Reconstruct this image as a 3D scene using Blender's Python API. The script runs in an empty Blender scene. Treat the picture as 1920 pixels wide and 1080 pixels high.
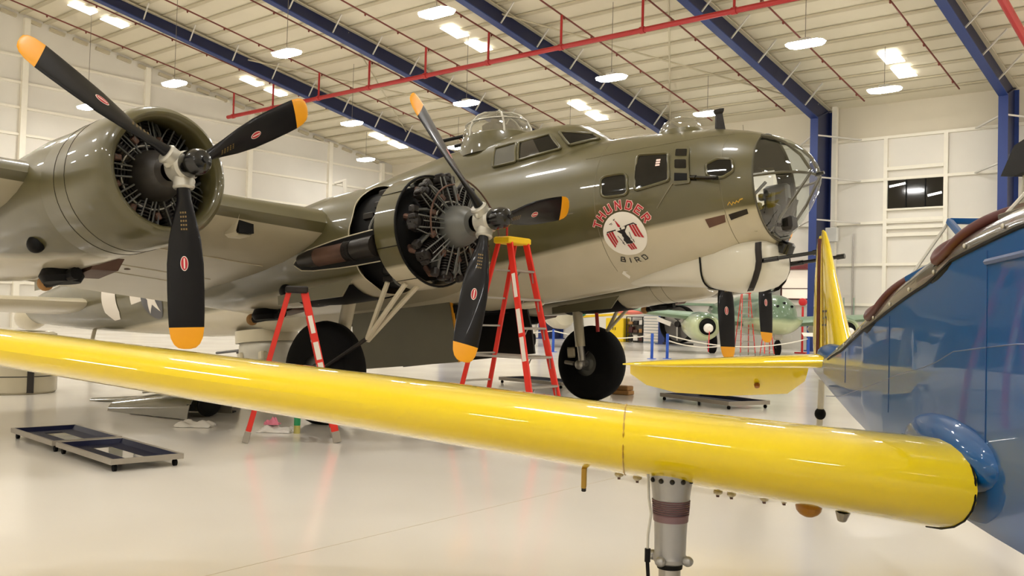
import bpy, bmesh, math, random
import numpy as np
from mathutils import Vector, Matrix
random.seed(7)
PI = math.pi
rad = math.radians
scene = bpy.context.scene
COL = scene.collection

# ------------------------------------------------------------------ camera
FPX, PITCH, ROLL, CAMH = 1753.3, rad(1.76), rad(1.58), 1.531
def cam_rows():
    A = np.array([[1, 0, 0], [0, 0, -1], [0, 1, 0]], float)
    cp, sp = math.cos(PITCH), math.sin(PITCH)
    P = np.array([[1, 0, 0], [0, cp, sp], [0, -sp, cp]])
    cr, sr = math.cos(ROLL), math.sin(ROLL)
    Q = np.array([[cr, -sr, 0], [sr, cr, 0], [0, 0, 1]])
    return Q @ P @ A
M_ = cam_rows()
cam = bpy.data.cameras.new('camera'); cam_o = bpy.data.objects.new('camera', cam); COL.objects.link(cam_o)
cam.sensor_width = 36.0; cam.lens = FPX * 36.0 / 1920.0; cam.clip_start = 0.05; cam.clip_end = 400
cam_o.matrix_world = Matrix(((M_[0][0], -M_[1][0], -M_[2][0], 0), (M_[0][1], -M_[1][1], -M_[2][1], 0),
                             (M_[0][2], -M_[1][2], -M_[2][2], CAMH), (0, 0, 0, 1)))
scene.camera = cam_o
# ------------------------------------------------------------------ light level
LAMP_POWER = 92.0
SKY_PANEL_POWER = 2.2
w = bpy.data.worlds.new('world'); scene.world = w; w.use_nodes = True
w.node_tree.nodes['Background'].inputs[0].default_value = (1.0, 0.97, 0.92, 1)
w.node_tree.nodes['Background'].inputs[1].default_value = 0.25
vs = scene.view_settings
scene.display_settings.display_device = 'sRGB'
vs.view_transform = 'Standard'; vs.look = 'None'; vs.gamma = 1.0; vs.use_curve_mapping = False
vs.exposure = 0.0

# ------------------------------------------------------------------ materials
MAT = {}
def srgb(r, g, b):
    def c(x):
        x /= 255.0
        return x / 12.92 if x <= 0.04045 else ((x + 0.055) / 1.055) ** 2.4
    return (c(r), c(g), c(b), 1.0)
def mat(name, col, rough=0.5, metal=0.0, coat=0.0, var=0.0, scale=3.0, emit=0.0, bump=0.0, spec=0.5, bscale=None):
    if name in MAT: return MAT[name]
    m = bpy.data.materials.new(name); m.use_nodes = True
    nt = m.node_tree; b = nt.nodes['Principled BSDF']
    b.inputs['Base Color'].default_value = col; b.inputs['Roughness'].default_value = rough
    b.inputs['Metallic'].default_value = metal; b.inputs['Coat Weight'].default_value = coat
    b.inputs['Coat Roughness'].default_value = 0.03; b.inputs['Specular IOR Level'].default_value = spec
    if emit:
        b.inputs['Emission Color'].default_value = col; b.inputs['Emission Strength'].default_value = emit
    if var or bump:
        tc = nt.nodes.new('ShaderNodeTexCoord'); nz = nt.nodes.new('ShaderNodeTexNoise')
        nz.inputs['Scale'].default_value = scale; nz.inputs['Detail'].default_value = 5
        nt.links.new(tc.outputs['Object'], nz.inputs['Vector'])
        if var:
            mx = nt.nodes.new('ShaderNodeMix'); mx.data_type = 'RGBA'
            mx.inputs[6].default_value = tuple(max(0, c * (1 - var)) for c in col[:3]) + (1,)
            mx.inputs[7].default_value = tuple(min(1, c * (1 + var)) for c in col[:3]) + (1,)
            nt.links.new(nz.outputs['Fac'], mx.inputs[0]); nt.links.new(mx.outputs[2], b.inputs['Base Color'])
        if bump:
            n2 = nt.nodes.new('ShaderNodeTexNoise'); n2.inputs['Scale'].default_value = bscale or scale * 4
            nt.links.new(tc.outputs['Object'], n2.inputs['Vector'])
            bp = nt.nodes.new('ShaderNodeBump'); bp.inputs['Strength'].default_value = bump; bp.inputs['Distance'].default_value = 0.02
            nt.links.new(n2.outputs['Fac'], bp.inputs['Height']); nt.links.new(bp.outputs[0], b.inputs['Normal'])
    MAT[name] = m
    return m
def camo(name, top, bot, z0, slope=0.0, soft=0.035, wave=0.05, rough=0.36, coat=0.55, xmin=-50.0):
    """two paints meeting along a wavy line in the object's own space: z = z0 + slope * x"""
    m = bpy.data.materials.new(name); m.use_nodes = True
    nt = m.node_tree; N = nt.nodes; L = nt.links; b = N['Principled BSDF']
    tc = N.new('ShaderNodeTexCoord'); sx = N.new('ShaderNodeSeparateXYZ'); L.new(tc.outputs['Object'], sx.inputs[0])
    nz = N.new('ShaderNodeTexNoise'); nz.inputs['Scale'].default_value = 0.9; nz.inputs['Detail'].default_value = 3
    L.new(tc.outputs['Object'], nz.inputs['Vector'])
    a = N.new('ShaderNodeMath'); a.operation = 'MULTIPLY_ADD'; a.inputs[1].default_value = -slope; mxx = N.new('ShaderNodeMath'); mxx.operation = 'MAXIMUM'; mxx.inputs[1].default_value = xmin; L.new(sx.outputs[0], mxx.inputs[0]); L.new(mxx.outputs[0], a.inputs[0])
    L.new(sx.outputs[2], a.inputs[2])
    s = N.new('ShaderNodeMath'); s.operation = 'MULTIPLY_ADD'; L.new(nz.outputs['Fac'], s.inputs[0]); s.inputs[1].default_value = wave; L.new(a.outputs[0], s.inputs[2])
    r = N.new('ShaderNodeMapRange'); r.inputs['From Min'].default_value = z0 + wave * .5 - soft; r.inputs['From Max'].default_value = z0 + wave * .5 + soft
    L.new(s.outputs[0], r.inputs[0])
    n2 = N.new('ShaderNodeTexNoise'); n2.inputs['Scale'].default_value = 2.2; n2.inputs['Detail'].default_value = 6; L.new(tc.outputs['Object'], n2.inputs['Vector'])
    def mixc(fac, c1, c2):
        x = N.new('ShaderNodeMix'); x.data_type = 'RGBA'
        L.new(fac, x.inputs[0])
        for i, c in ((6, c1), (7, c2)):
            if isinstance(c, tuple): x.inputs[i].default_value = c
            else: L.new(c, x.inputs[i])
        return x.outputs[2]
    dk = lambda c, k: tuple(v * k for v in c[:3]) + (1,)
    t_ = mixc(n2.outputs['Fac'], dk(top, .82), dk(top, 1.18)); b_ = mixc(n2.outputs['Fac'], dk(bot, .88), dk(bot, 1.1))
    L.new(mixc(r.outputs[0], b_, t_), b.inputs['Base Color'])
    b.inputs['Roughness'].default_value = rough; b.inputs['Coat Weight'].default_value = coat; b.inputs['Coat Roughness'].default_value = 0.035
    n3 = N.new('ShaderNodeTexNoise'); n3.inputs['Scale'].default_value = 1.6; L.new(tc.outputs['Object'], n3.inputs['Vector'])
    bp = N.new('ShaderNodeBump'); bp.inputs['Strength'].default_value = 0.10; bp.inputs['Distance'].default_value = 0.05
    L.new(n3.outputs['Fac'], bp.inputs['Height']); L.new(bp.outputs[0], b.inputs['Normal'])
    return m
def glass(name, tint=(0.9, 0.93, 0.92, 1), refl=0.10, haze=0.0):
    m = bpy.data.materials.new(name); m.use_nodes = True
    nt = m.node_tree; N = nt.nodes; L = nt.links; N.remove(N['Principled BSDF']); out = N['Material Output']
    t = N.new('ShaderNodeBsdfTransparent'); t.inputs[0].default_value = tint
    g = N.new('ShaderNodeBsdfGlossy'); g.inputs['Roughness'].default_value = 0.03; g.inputs[0].default_value = (1, 1, 1, 1)
    f = N.new('ShaderNodeLayerWeight'); f.inputs[0].default_value = 0.25
    mr = N.new('ShaderNodeMapRange'); mr.inputs['To Min'].default_value = refl; mr.inputs['To Max'].default_value = 0.85
    L.new(f.outputs['Facing'], mr.inputs[0]); mx = N.new('ShaderNodeMixShader')
    pw = N.new('ShaderNodeMath'); pw.operation = 'POWER'; pw.inputs[1].default_value = 3.0; L.new(f.outputs['Facing'], pw.inputs[0]); L.new(pw.outputs[0], mr.inputs[0])
    L.new(mr.outputs[0], mx.inputs[0]); L.new(t.outputs[0], mx.inputs[1]); L.new(g.outputs[0], mx.inputs[2]); L.new(mx.outputs[0], out.inputs[0])
    MAT[name] = m
    return m
OLIVE = srgb(82, 76, 45); NGREY = srgb(190, 180, 154)
m_fus = camo('fuselage_paint', OLIVE, NGREY, -0.292, 0.068, xmin=-4.5, wave=.03)
m_nac4 = camo('outer_nacelle_paint', OLIVE, NGREY, -1.36, -.113, soft=.035, wave=.14)
m_nac3 = camo('inner_nacelle_paint', OLIVE, NGREY, -0.74, 0.03, soft=.04, wave=.12)
m_olive = mat('olive_paint', OLIVE, .36, coat=.5, var=.15, scale=2)
m_grey = mat('neutral_grey_paint', NGREY, .32, coat=.2, var=.10, scale=2.5)
m_door = mat('bay_door_paint', srgb(104, 99, 76), .4, coat=.1, var=.1)
m_black = mat('gloss_black', srgb(8, 8, 9), .22, coat=.4, spec=.4)
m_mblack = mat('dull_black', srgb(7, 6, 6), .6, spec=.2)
m_blade = mat('blade_black', srgb(7, 6, 10), .3, coat=.12, var=.2, spec=.25)
m_tip = mat('blade_tip_yellow', srgb(235, 160, 20), .35)
m_rubber = mat('tyre_rubber', srgb(8, 7, 7), .8, bump=.1, scale=8, spec=.2)
m_steel = mat('bare_metal', srgb(170, 166, 160), .35, metal=.8, var=.1)
m_alloy = mat('hub_grey', srgb(188, 184, 172), .4, metal=.35, var=.1, scale=6)
m_case = mat('crankcase_grey', srgb(98, 98, 94), .4, metal=.3, var=.15, scale=5)
m_cyl = mat('cylinder_dark', srgb(34, 29, 26), .42, metal=.4, var=.5, scale=7)
m_rust = mat('exhaust_brown', srgb(96, 70, 58), .5, metal=.5, var=.35, scale=5)
m_dkglass = mat('dark_window', srgb(5, 5, 7), .04, coat=.0, spec=.5)
m_mdglass = mat('side_window', srgb(92, 92, 88), .10, coat=.8)
m_glass = glass('clear_perspex', tint=(.80, .83, .81, 1), refl=.10)
m_dome = glass('dome_perspex', tint=(.86, .88, .87, 1), refl=.30)
m_pane = glass('windscreen_glass', tint=(.93, .95, .95, 1), refl=.10)
m_white = mat('white_paint', srgb(235, 230, 220), .5)
m_red = mat('emblem_red', srgb(178, 28, 40), .45)
m_pink = mat('letter_edge_pink', srgb(240, 205, 195), .45)
m_inky = mat('emblem_black', srgb(20, 17, 18), .45)
m_gold = mat('stencil_yellow', srgb(190, 150, 50), .5)
m_yel = mat('wing_yellow', srgb(236, 206, 0), .4, coat=1.0, var=.03, spec=.2)
m_blue = mat('fuselage_blue', srgb(0, 76, 136), .35, coat=.5, var=.15, scale=1.2, spec=.2)
m_deck = mat('deck_grey', srgb(98, 92, 86), .2, metal=.3, coat=.5, var=.15)
m_leather = mat('oxblood_leather', srgb(78, 30, 26), .5, var=.2)
m_ladder = mat('ladder_red', srgb(218, 40, 22), .45, var=.06)
m_cap = mat('ladder_cap_yellow', srgb(240, 196, 20), .5)
m_label = mat('label_white', srgb(228, 220, 208), .6)
m_frame = mat('frame_blue', srgb(9, 22, 66), .5, coat=.1, var=.12, scale=1.5)
m_brace = mat('brace_white', srgb(205, 200, 190), .5)
m_pipe = mat('pipe_red', srgb(176, 40, 40), .4)
m_pipe2 = mat('branch_pipe_brown', srgb(118, 52, 40), .5)
m_trayb = mat('tray_blue', srgb(4, 12, 44), .5, spec=.3)
m_trayr = mat('tray_rim', srgb(158, 150, 138), .45, metal=.3)
m_wood = mat('raw_wood', srgb(176, 130, 76), .7, var=.2, scale=9)
m_cream = mat('bracket_cream', srgb(214, 204, 178), .5)

# ------------------------------------------------------------------ mesh helpers
class MB:
    def __init__(s): s.v = []; s.f = []; s.m = []
    def add(s, vs_, fs_, mi=0):
        o = len(s.v); s.v += [tuple(map(float, p)) for p in vs_]; s.f += [tuple(o + i for i in f) for f in fs_]; s.m += [mi] * len(fs_)
    def box(s, c, d, mi=0, ax=None, bev=0.0):
        c = Vector(c); ax = ax or (Vector((1, 0, 0)), Vector((0, 1, 0)), Vector((0, 0, 1)))
        h = [x / 2 for x in d]
        if bev <= 0:
            P = [c + ax[0] * (h[0] * i) + ax[1] * (h[1] * j) + ax[2] * (h[2] * k) for i in (-1, 1) for j in (-1, 1) for k in (-1, 1)]
            s.add(P, [(0, 1, 3, 2), (4, 6, 7, 5), (0, 4, 5, 1), (2, 3, 7, 6), (0, 2, 6, 4), (1, 5, 7, 3)], mi)
        else:
            ring = []
            for k, z in enumerate((-h[2], -h[2] + bev, h[2] - bev, h[2])):
                q = bev if k in (0, 3) else 0
                for x, y in ((-h[0] + q + bev, -h[1] + q), (h[0] - q - bev, -h[1] + q), (h[0] - q, -h[1] + q + bev), (h[0] - q, h[1] - q - bev),
                             (h[0] - q - bev, h[1] - q), (-h[0] + q + bev, h[1] - q), (-h[0] + q, h[1] - q - bev), (-h[0] + q, -h[1] + q + bev)):
                    ring.append(c + ax[0] * x + ax[1] * y + ax[2] * z)
            F = [tuple(range(7, -1, -1)), tuple(range(24, 32))]
            for k in range(3):
                for i in range(8): F.append((k * 8 + i, k * 8 + (i + 1) % 8, k * 8 + 8 + (i + 1) % 8, k * 8 + 8 + i))
            s.add(ring, F, mi)
    def bar(s, p0, p1, w_, h_, mi=0, up=(0, 0, 1), bev=0.0):
        p0 = Vector(p0); p1 = Vector(p1); d = (p1 - p0); L = d.length; d.normalize(); u = Vector(up)
        if abs(d.dot(u)) > .98: u = Vector((1, 0, 0))
        x = d.cross(u).normalized(); u = x.cross(d).normalized()
        s.box((p0 + p1) / 2, (L, w_, h_), mi, (d, x, u), bev)
    def tube(s, pts, r, n=10, mi=0, caps=True):
        pts = [Vector(p) for p in pts]; R = r if isinstance(r, (list, tuple)) else [r] * len(pts)
        rings = []; prev = None
        for i, p in enumerate(pts):
            d = (pts[min(i + 1, len(pts) - 1)] - pts[max(i - 1, 0)]).normalized()
            if prev is None:
                u = Vector((0, 0, 1)) if abs(d.z) < .9 else Vector((1, 0, 0))
                x = d.cross(u).normalized()
            else:
                x = (prev - d * prev.dot(d)).normalized()
            prev = x; y = d.cross(x)
            rings.append([p + (x * math.cos(2 * PI * k / n) + y * math.sin(2 * PI * k / n)) * R[i] for k in range(n)])
        s.loft(rings, mi, caps)
    def loft(s, rings, mi=0, caps=False, closed=True):
        n = len(rings[0]); V = [p for r in rings for p in r]; F = []
        for i in range(len(rings) - 1):
            for k in range(n if closed else n - 1):
                k2 = (k + 1) % n
                F.append((i * n + k, i * n + k2, (i + 1) * n + k2, (i + 1) * n + k))
        if caps:
            F.append(tuple(range(n - 1, -1, -1))); F.append(tuple((len(rings) - 1) * n + k for k in range(n)))
        s.add(V, F, mi)
    def lathe(s, o, d, prof, n=32, mi=0, caps=False):
        o = Vector(o); d = Vector(d).normalized(); u = Vector((0, 0, 1)) if abs(d.z) < .9 else Vector((1, 0, 0))
        x = d.cross(u).normalized(); y = d.cross(x)
        s.loft([[o + d * t + (x * math.cos(2 * PI * k / n) + y * math.sin(2 * PI * k / n)) * max(r, 1e-4) for k in range(n)] for t, r in prof], mi, caps)
    def quad(s, a, b, c, d, mi=0): s.add([a, b, c, d], [(0, 1, 2, 3)], mi)
    def prism(s, pts, off, mi=0):
        off = Vector(off); n = len(pts); P = [Vector(p) for p in pts]; Q = [p + off for p in P]
        s.add(P + Q, [tuple(range(n - 1, -1, -1)), tuple(range(n, 2 * n))] + [(i, (i + 1) % n, n + (i + 1) % n, n + i) for i in range(n)], mi)
    def ell(s, c, r, nu=16, nv=10, mi=0, v0=0.0, v1=1.0, R=None):
        c = Vector(c); rings = []
        for j in range(nv + 1):
            t = PI * (v0 + (v1 - v0) * j / nv); ring = []
            for i in range(nu):
                a = 2 * PI * i / nu
                p = Vector((r[0] * math.sin(t) * math.cos(a) + 0, r[1] * math.sin(t) * math.sin(a), r[2] * math.cos(t)))
                if R: p = R @ p
                ring.append(c + p)
            rings.append(ring)
        s.loft(rings, mi)
    def build(s, name, mats, parent=None, smooth=30, loc=None):
        me = bpy.data.meshes.new(name); me.from_pydata(s.v, [], s.f)
        mats = mats if isinstance(mats, (list, tuple)) else [mats]
        for m in mats: me.materials.append(m)
        me.polygons.foreach_set('material_index', s.m)
        bm = bmesh.new(); bm.from_mesh(me); bmesh.ops.remove_doubles(bm, verts=bm.verts, dist=1e-5)
        bmesh.ops.recalc_face_normals(bm, faces=bm.faces); bm.to_mesh(me); bm.free()
        if smooth:
            me.shade_smooth(); me.set_sharp_from_angle(angle=rad(smooth))
        return link(name, me, parent, loc)
def link(name, me, parent=None, loc=None):
    o = bpy.data.objects.new(name, me); COL.objects.link(o)
    if parent: o.parent = parent
    if loc is not None: o.location = loc
    return o
def tag(o, label, cat, group=None):
    o['label'] = label; o['category'] = cat
    if group: o['group'] = group
    return o
def thing(name, label, cat, loc=(0, 0, 0), rz=0.0, group=None):
    o = bpy.data.objects.new(name, None); COL.objects.link(o); o.location = loc; o.rotation_euler = (0, 0, rz)
    return tag(o, label, cat, group)
def struct(o): o['kind'] = 'structure'; return o
KIDS = {}
def kids(o):
    return [c for c in COL.objects if c.parent == o]
def dup(o, loc, rz=None, label=None, parent=None):
    c = o.copy(); COL.objects.link(c); c.location = loc
    if rz is not None: c.rotation_euler = (0, 0, rz)
    if label: c['label'] = label
    if parent: c.parent = parent
    for k in kids(o):
        d = k.copy(); COL.objects.link(d); d.parent = c
        for g in kids(k):
            e = g.copy(); COL.objects.link(e); e.parent = d
    return c

# ------------------------------------------------------------------ hangar frame of reference
TH = rad(49.36)
E_ = Vector((math.cos(TH), math.sin(TH), 0)); S_ = Vector((-math.sin(TH), math.cos(TH), 0)); C3 = Vector((10.792, 62.158, 0)); Z_ = Vector((0, 0, 1))
def H(e, s, z=0.0): return C3 + E_ * e + S_ * s + Z_ * z
HAX = (E_, S_, Z_)
def roof_z(e): return 14.74 - .1645 * e if e > -37 else 14.74 + .1645 * 37 + .1645 * (e + 37)
BAY = 10.06; S_END = 29.35; S_BACK = -72.0; E_WALL = 1.0; E_FAR = -75.0
# ================================================================== BUILDING
def wall_mat(name, c, var=.09):
    return mat(name, c, .85, var=var, scale=.35, bump=.25, bscale=1.2)
m_wall = wall_mat('sprayed_wall', srgb(226, 221, 210))
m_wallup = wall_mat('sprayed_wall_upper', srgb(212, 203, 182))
m_ceil = mat('sprayed_ceiling', srgb(220, 211, 188), .9, var=.10, scale=.3, bump=.35, bscale=.9)
m_girt = mat('girt_cream', srgb(240, 234, 218), .7, var=.04)
m_purl = mat('purlin_beige', srgb(196, 186, 160), .9, var=.12, scale=.6)
def floor_mat():
    m = bpy.data.materials.new('polished_floor'); m.use_nodes = True
    nt = m.node_tree; N = nt.nodes; L = nt.links; b = N['Principled BSDF']
    tc = N.new('ShaderNodeTexCoord'); nz = N.new('ShaderNodeTexNoise'); nz.inputs['Scale'].default_value = .35; nz.inputs['Detail'].default_value = 6
    L.new(tc.outputs['Object'], nz.inputs['Vector'])
    mx = N.new('ShaderNodeMix'); mx.data_type = 'RGBA'; mx.inputs[6].default_value = srgb(230, 223, 211); mx.inputs[7].default_value = srgb(242, 237, 228)
    L.new(nz.outputs['Fac'], mx.inputs[0]); L.new(mx.outputs[2], b.inputs['Base Color'])
    mr = N.new('ShaderNodeMapRange'); mr.inputs['To Min'].default_value = .10; mr.inputs['To Max'].default_value = .20
    L.new(nz.outputs['Fac'], mr.inputs[0]); L.new(mr.outputs[0], b.inputs['Roughness'])
    return m
b = MB(); q = [H(E_FAR, S_BACK), H(E_WALL, S_BACK), H(E_WALL, S_END), H(E_FAR, S_END)]
b.prism([p - Z_ * .2 for p in q], (0, 0, .2)); fl = struct(b.build('floor', floor_mat(), smooth=0))
m_joint = mat('floor_joint', srgb(200, 190, 172), .5)
b = MB(); b.bar((-2.6, 4.2, .001), (3.2, 12.0, .001), .004, .002); b.build('joint', m_joint, fl)
# ceiling
b = MB()
for e0, e1 in ((E_WALL, -37.0), (-37.0, E_FAR)):
    b.prism([H(e0, S_BACK, roof_z(e0)), H(e1, S_BACK, roof_z(e1)), H(e1, S_END, roof_z(e1)), H(e0, S_END, roof_z(e0))], (0, 0, .25))
ceil = struct(b.build('ceiling', m_ceil, smooth=0))
pm = None
for k in range(25):
    e = -.4 - 1.5 * k
    if pm is None:
        b = MB(); b.box((0, 0, 0), (.32, S_END - S_BACK, .07), 0, HAX); pm = b.build('purlin', m_purl, ceil, smooth=0).data
        o = [c for c in COL.objects if c.data == pm][0]
    else: o = link('purlin', pm, ceil)
    o.location = H(e, (S_END + S_BACK) / 2, roof_z(e) - .04)
# walls
b = MB(); b.box(H(E_WALL + .1, (S_END + S_BACK) / 2, 6.3), (.2, S_END - S_BACK, 12.6), 0, HAX)
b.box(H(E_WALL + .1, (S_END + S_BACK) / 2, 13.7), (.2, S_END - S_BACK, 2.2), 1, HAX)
wr = struct(b.build('wall_right', [m_wall, m_wallup], smooth=0))
for z in (12.55, 10.1, 7.6, 5.15, 2.8):
    g = MB(); g.box(H(E_WALL - .09, (S_END + S_BACK) / 2, z), (.18, S_END - S_BACK, .16), 0, HAX); g.build('girt', m_girt, wr, smooth=0)
for s_, z0, z1 in ((-13.40, 0, 12.5), (-16.70, 0, 12.5), (-10.16, 0, 15.), (-3.4, 0, 12.5), (-6.6, 5.15, 12.5)):
    g = MB(); g.box(H(E_WALL - .10, s_, (z0 + z1) / 2), (.2, .22, z1 - z0), 0, HAX); g.build('mullion', m_girt, wr, smooth=0)
g = MB(); g.box(H(E_WALL - .35, -10.45, 7.5), (.3, .28, 15.0), 0, HAX); g.build('downpipe', m_girt, wr, smooth=0)
for z in (10.70, 7.70, 7.28, 6.85):
    g = MB(); g.box(H(E_WALL - .11, -15.05, z), (.22, 3.1, .2), 0, HAX); g.build('rail', m_girt, wr, smooth=0)
# end wall
b = MB()
pts = [H(E_FAR, S_END), H(E_WALL + .2, S_END), H(E_WALL + .2, S_END, roof_z(E_WALL)), H(-37, S_END, roof_z(-37)), H(E_FAR, S_END, roof_z(E_FAR))]
b.prism(pts, S_ * .2); we = struct(b.build('wall_end', m_wall, smooth=0))
for e in (-.3, -5.97, -13.6, -22.0, -30.1, -38.2):
    g = MB(); zt = roof_z(e) - .25
    g.box(H(e, S_END - .15, zt / 2), (.36, .3, zt), 0, HAX); g.build('mullion', m_girt, we, smooth=0)
for z, e1 in ((17.0, -15.5), (15.35, -5.5), (13.78, E_WALL), (12.1, E_WALL), (10.0, E_WALL), (7.6, E_WALL), (5.1, E_WALL), (2.8, E_WALL)):
    g = MB(); g.box(H((-38 + e1) / 2, S_END - .08, z), (38 + e1, .16, .15), 0, HAX); g.build('girt', m_girt, we, smooth=0)
g = MB()
for k in range(24):
    e = -1.2 - 1.5 * k; g.box(H(e, S_END - .1, roof_z(e) - .33), (.95, .2, .2), 0, (( E_ + Z_ * -.1645).normalized(), S_, (Z_ + E_ * .1645).normalized()))
g.build('closure_strip', m_purl, we, smooth=0)
b = MB()
pts = [H(E_FAR, S_BACK), H(E_WALL + .2, S_BACK), H(E_WALL + .2, S_BACK, roof_z(E_WALL)), H(-37, S_BACK, roof_z(-37)), H(E_FAR, S_BACK, roof_z(E_FAR))]
b.prism(pts, S_ * -.2); struct(b.build('wall_back', m_wall, smooth=0))
b = MB(); b.box(H(E_FAR - .1, (S_END + S_BACK) / 2, 7.4), (.2, S_END - S_BACK, 14.8), 0, HAX); struct(b.build('wall_left', m_wall, smooth=0))
# dark mezzanine window
b = MB(); b.box(H(E_WALL - .02, -15.05, 9.2), (.10, 3.1, 1.68), 0, HAX)
wn = struct(b.build('window_1', mat('night_glass', srgb(6, 5, 6), .05, spec=.5), smooth=0))
for s_ in (-14.55, -15.6):
    g = MB(); g.box(H(E_WALL - .09, s_, 9.2), (.06, .05, 1.68), 0, HAX); g.build('glazing_bar', m_mblack, wn, smooth=0)
g = MB(); g.box(H(E_WALL - .1, -15.05, 10.07), (.2, 3.2, .08), 0, HAX); g.box(H(E_WALL - .1, -15.05, 8.32), (.24, 3.2, .1), 0, HAX); g.build('window_frame', m_girt, wn, smooth=0)
m_reflection = mat('window_reflection_white', (1, .97, .9, 1), .5, emit=3)  # glowing bars laid on the glass imitate reflections, no tubes behind it
for s_, z, L_ in ((-14.05, 9.75, .9), (-16.1, 9.1, .75)):
    g = MB(); g.bar(H(E_WALL - .075, s_ + L_ / 2, z - .08), H(E_WALL - .075, s_ - L_ / 2, z + .06), .02, .12); g.build('painted_reflection', m_reflection, wn, smooth=0)
# lit side opening with a red canopy
b = MB(); b.box(H(E_WALL - .02, -8.4, 4.0), (.08, 2.7, 1.75), 0, HAX)
dn = struct(b.build('window_2', mat('lit_room', srgb(250, 236, 214), .6, emit=.55), smooth=0))
for s_ in (-7.1, -9.05, -9.72):
    g = MB(); g.box(H(E_WALL - .08, s_, 4.0), (.08, .09, 1.8), 0, HAX); g.build('window_frame', m_leather, dn, smooth=0)
g = MB(); g.box(H(E_WALL - .08, -8.4, 3.1), (.08, 2.8, .08), 0, HAX); g.box(H(E_WALL - .08, -8.4, 3.75), (.05, 2.7, .05), 0, HAX); g.build('window_sill', m_leather, dn, smooth=0)
cn = MB(); cn.prism([H(E_WALL - .05, -6.9, 5.35), H(E_WALL - 1.0, -6.9, 4.98), H(E_WALL - 1.0, -6.9, 4.9), H(E_WALL - .05, -6.9, 4.9)], S_ * -3.0)
tag(cn.build('canopy', mat('canopy_maroon', srgb(120, 32, 36), .6), smooth=0), 'dark red sloping canopy above the lit side window', 'canopy')
# grey control box beside the second blue column
b = MB(); b.box(H(.50, -10.3, 6.95), (.3, .95, .85), 0, HAX, .03); tg = tag(b.build('control_box', mat('box_white', srgb(230, 228, 220), .5)), 'white square electrical box on wall beside blue column', 'electrical box')
b = MB(); b.tube([H(.8, -11.6, 7.0), H(.8, -11.6, 2.0)], .05, 6); tag(b.build('conduit', m_steel), 'thin grey vertical pipe on the white wall right of yellow fin', 'pipe')
b = MB(); b.box(H(.3, -11.6, 1.95), (.5, 1.6, .25), 0, HAX, .03); b.tube([H(.5, -11.2, 2), H(.5, -11.2, 3.2)], .04, 6); b.tube([H(.5, -11.8, 2), H(.5, -11.8, 3.2)], .04, 6)
tag(b.build('wall_bracket', mat('bracket_green', srgb(150, 168, 150), .6)), 'pale green wall shelf with two upright pipes behind trainer', 'bracket')

# ---- blue steel frames
FRL = {-2: 'blue steel frame nearest the right edge, column beside the trainer cockpit', -1: 'blue steel frame whose column stands right behind the bomber nose',
       0: 'blue steel rafter passing right behind the astrodome of the bomber', 1: 'blue steel rafter passing right behind the round top turret',
       2: 'blue steel rafter farthest left, crossing above left propeller', -3: 'blue steel frame standing outside the view to the right'}
def frame(k):
    s_ = k * BAY
    t = thing('steel_frame', FRL[k], 'steel frame', H(0, s_, 0), TH, 'blue steel portal frames')
    zb = lambda e: 13.65 + .182 * (-1.5 - e)
    zt = lambda e: roof_z(e) - .20
    # local: x = e, y = s
    wb = MB(); wb.prism([(-1.5, -.02, 0), (.82, -.02, 0), (.82, -.02, 14.3), (.3, -.02, zt(.3)), (-1.5, -.02, 13.65)], (0, .04, 0)); wb.build('column_web', m_frame, t, 0)
    wb = MB(); wb.box((-1.5, 0, 6.83), (.06, .46, 13.66)); wb.box((.82, 0, 7.2), (.06, .46, 14.4)); wb.box((-.4, 0, .03), (2.7, .6, .06)); wb.build('column_flange', mat('frame_blue_flange', srgb(26, 50, 112), .5), t, 0)
    wb = MB(); wb.prism([(-1.5, -.02, 13.65), (.3, -.02, zt(.3)), (-37, -.02, zt(-37)), (-37, -.02, zb(-37))], (0, .04, 0)); wb.build('rafter_web', m_frame, t, 0)
    wb = MB(); wb.bar((-1.5, 0, 13.65), (-37, 0, zb(-37)), .46, .06); wb.build('rafter_flange', MAT['frame_blue_flange'], t, 0)
    wb = MB(); wb.bar((.9, 0, zt(.9)), (-37, 0, zt(-37)), .46, .06); wb.build('top_flange', m_purl, t, 0)
    wb = MB(); wb.bar((-1.5, 0, 13.65), (.6, 0, zt(.6)), .3, .05); wb.build('knee_plate', m_frame, t, 0)
    bm_ = None
    for i in range(11):
        e = -3.2 - 3.0 * i
        for sg in (-1,):
            if bm_ is None:
                wb = MB(); wb.bar((0, -.05, .02), (-.35, -1.3, zt(e - .35) - zb(e)), .07, .07); o = wb.build('flange_brace', m_brace, t, 0); bm_ = o.data; z0 = zb(e)
            else: o = link('flange_brace', bm_, t)
            o.location = (e, 0, zb(e))
            o.scale = (1, 1, (zt(e) - zb(e)) / (zt(-3.2) - zb(-3.2)))
for k in (-2, -1, 0, 1, 2): frame(k)
# wall struts from columns (white)
for k, z in ((-1, 12.55), (-1, 10.1), (-1, 7.6), (-2, 12.55), (-2, 10.1)):
    b = MB(); b.bar(H(-1.45, k * BAY - .1, z + .1), H(.85, k * BAY - 1.9, z), .10, .08); b.bar(H(-1.45, k * BAY + .1, z + .1), H(.85, k * BAY + 1.9, z), .10, .08)
    tag(b.build('column_brace', m_brace, smooth=0), {(-1, 12.55): 'white brace on blue column at height of the perspex nose top', (-1, 10.1): 'white brace on blue column behind perspex nose tip', (-1, 7.6): 'white brace on blue column just above the yellow fin',
        (-2, 12.55): 'upper white brace on blue column at the right edge', (-2, 10.1): 'lower white brace on blue column at the right edge'}[(k, z)], 'brace', 'white column braces')
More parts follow.
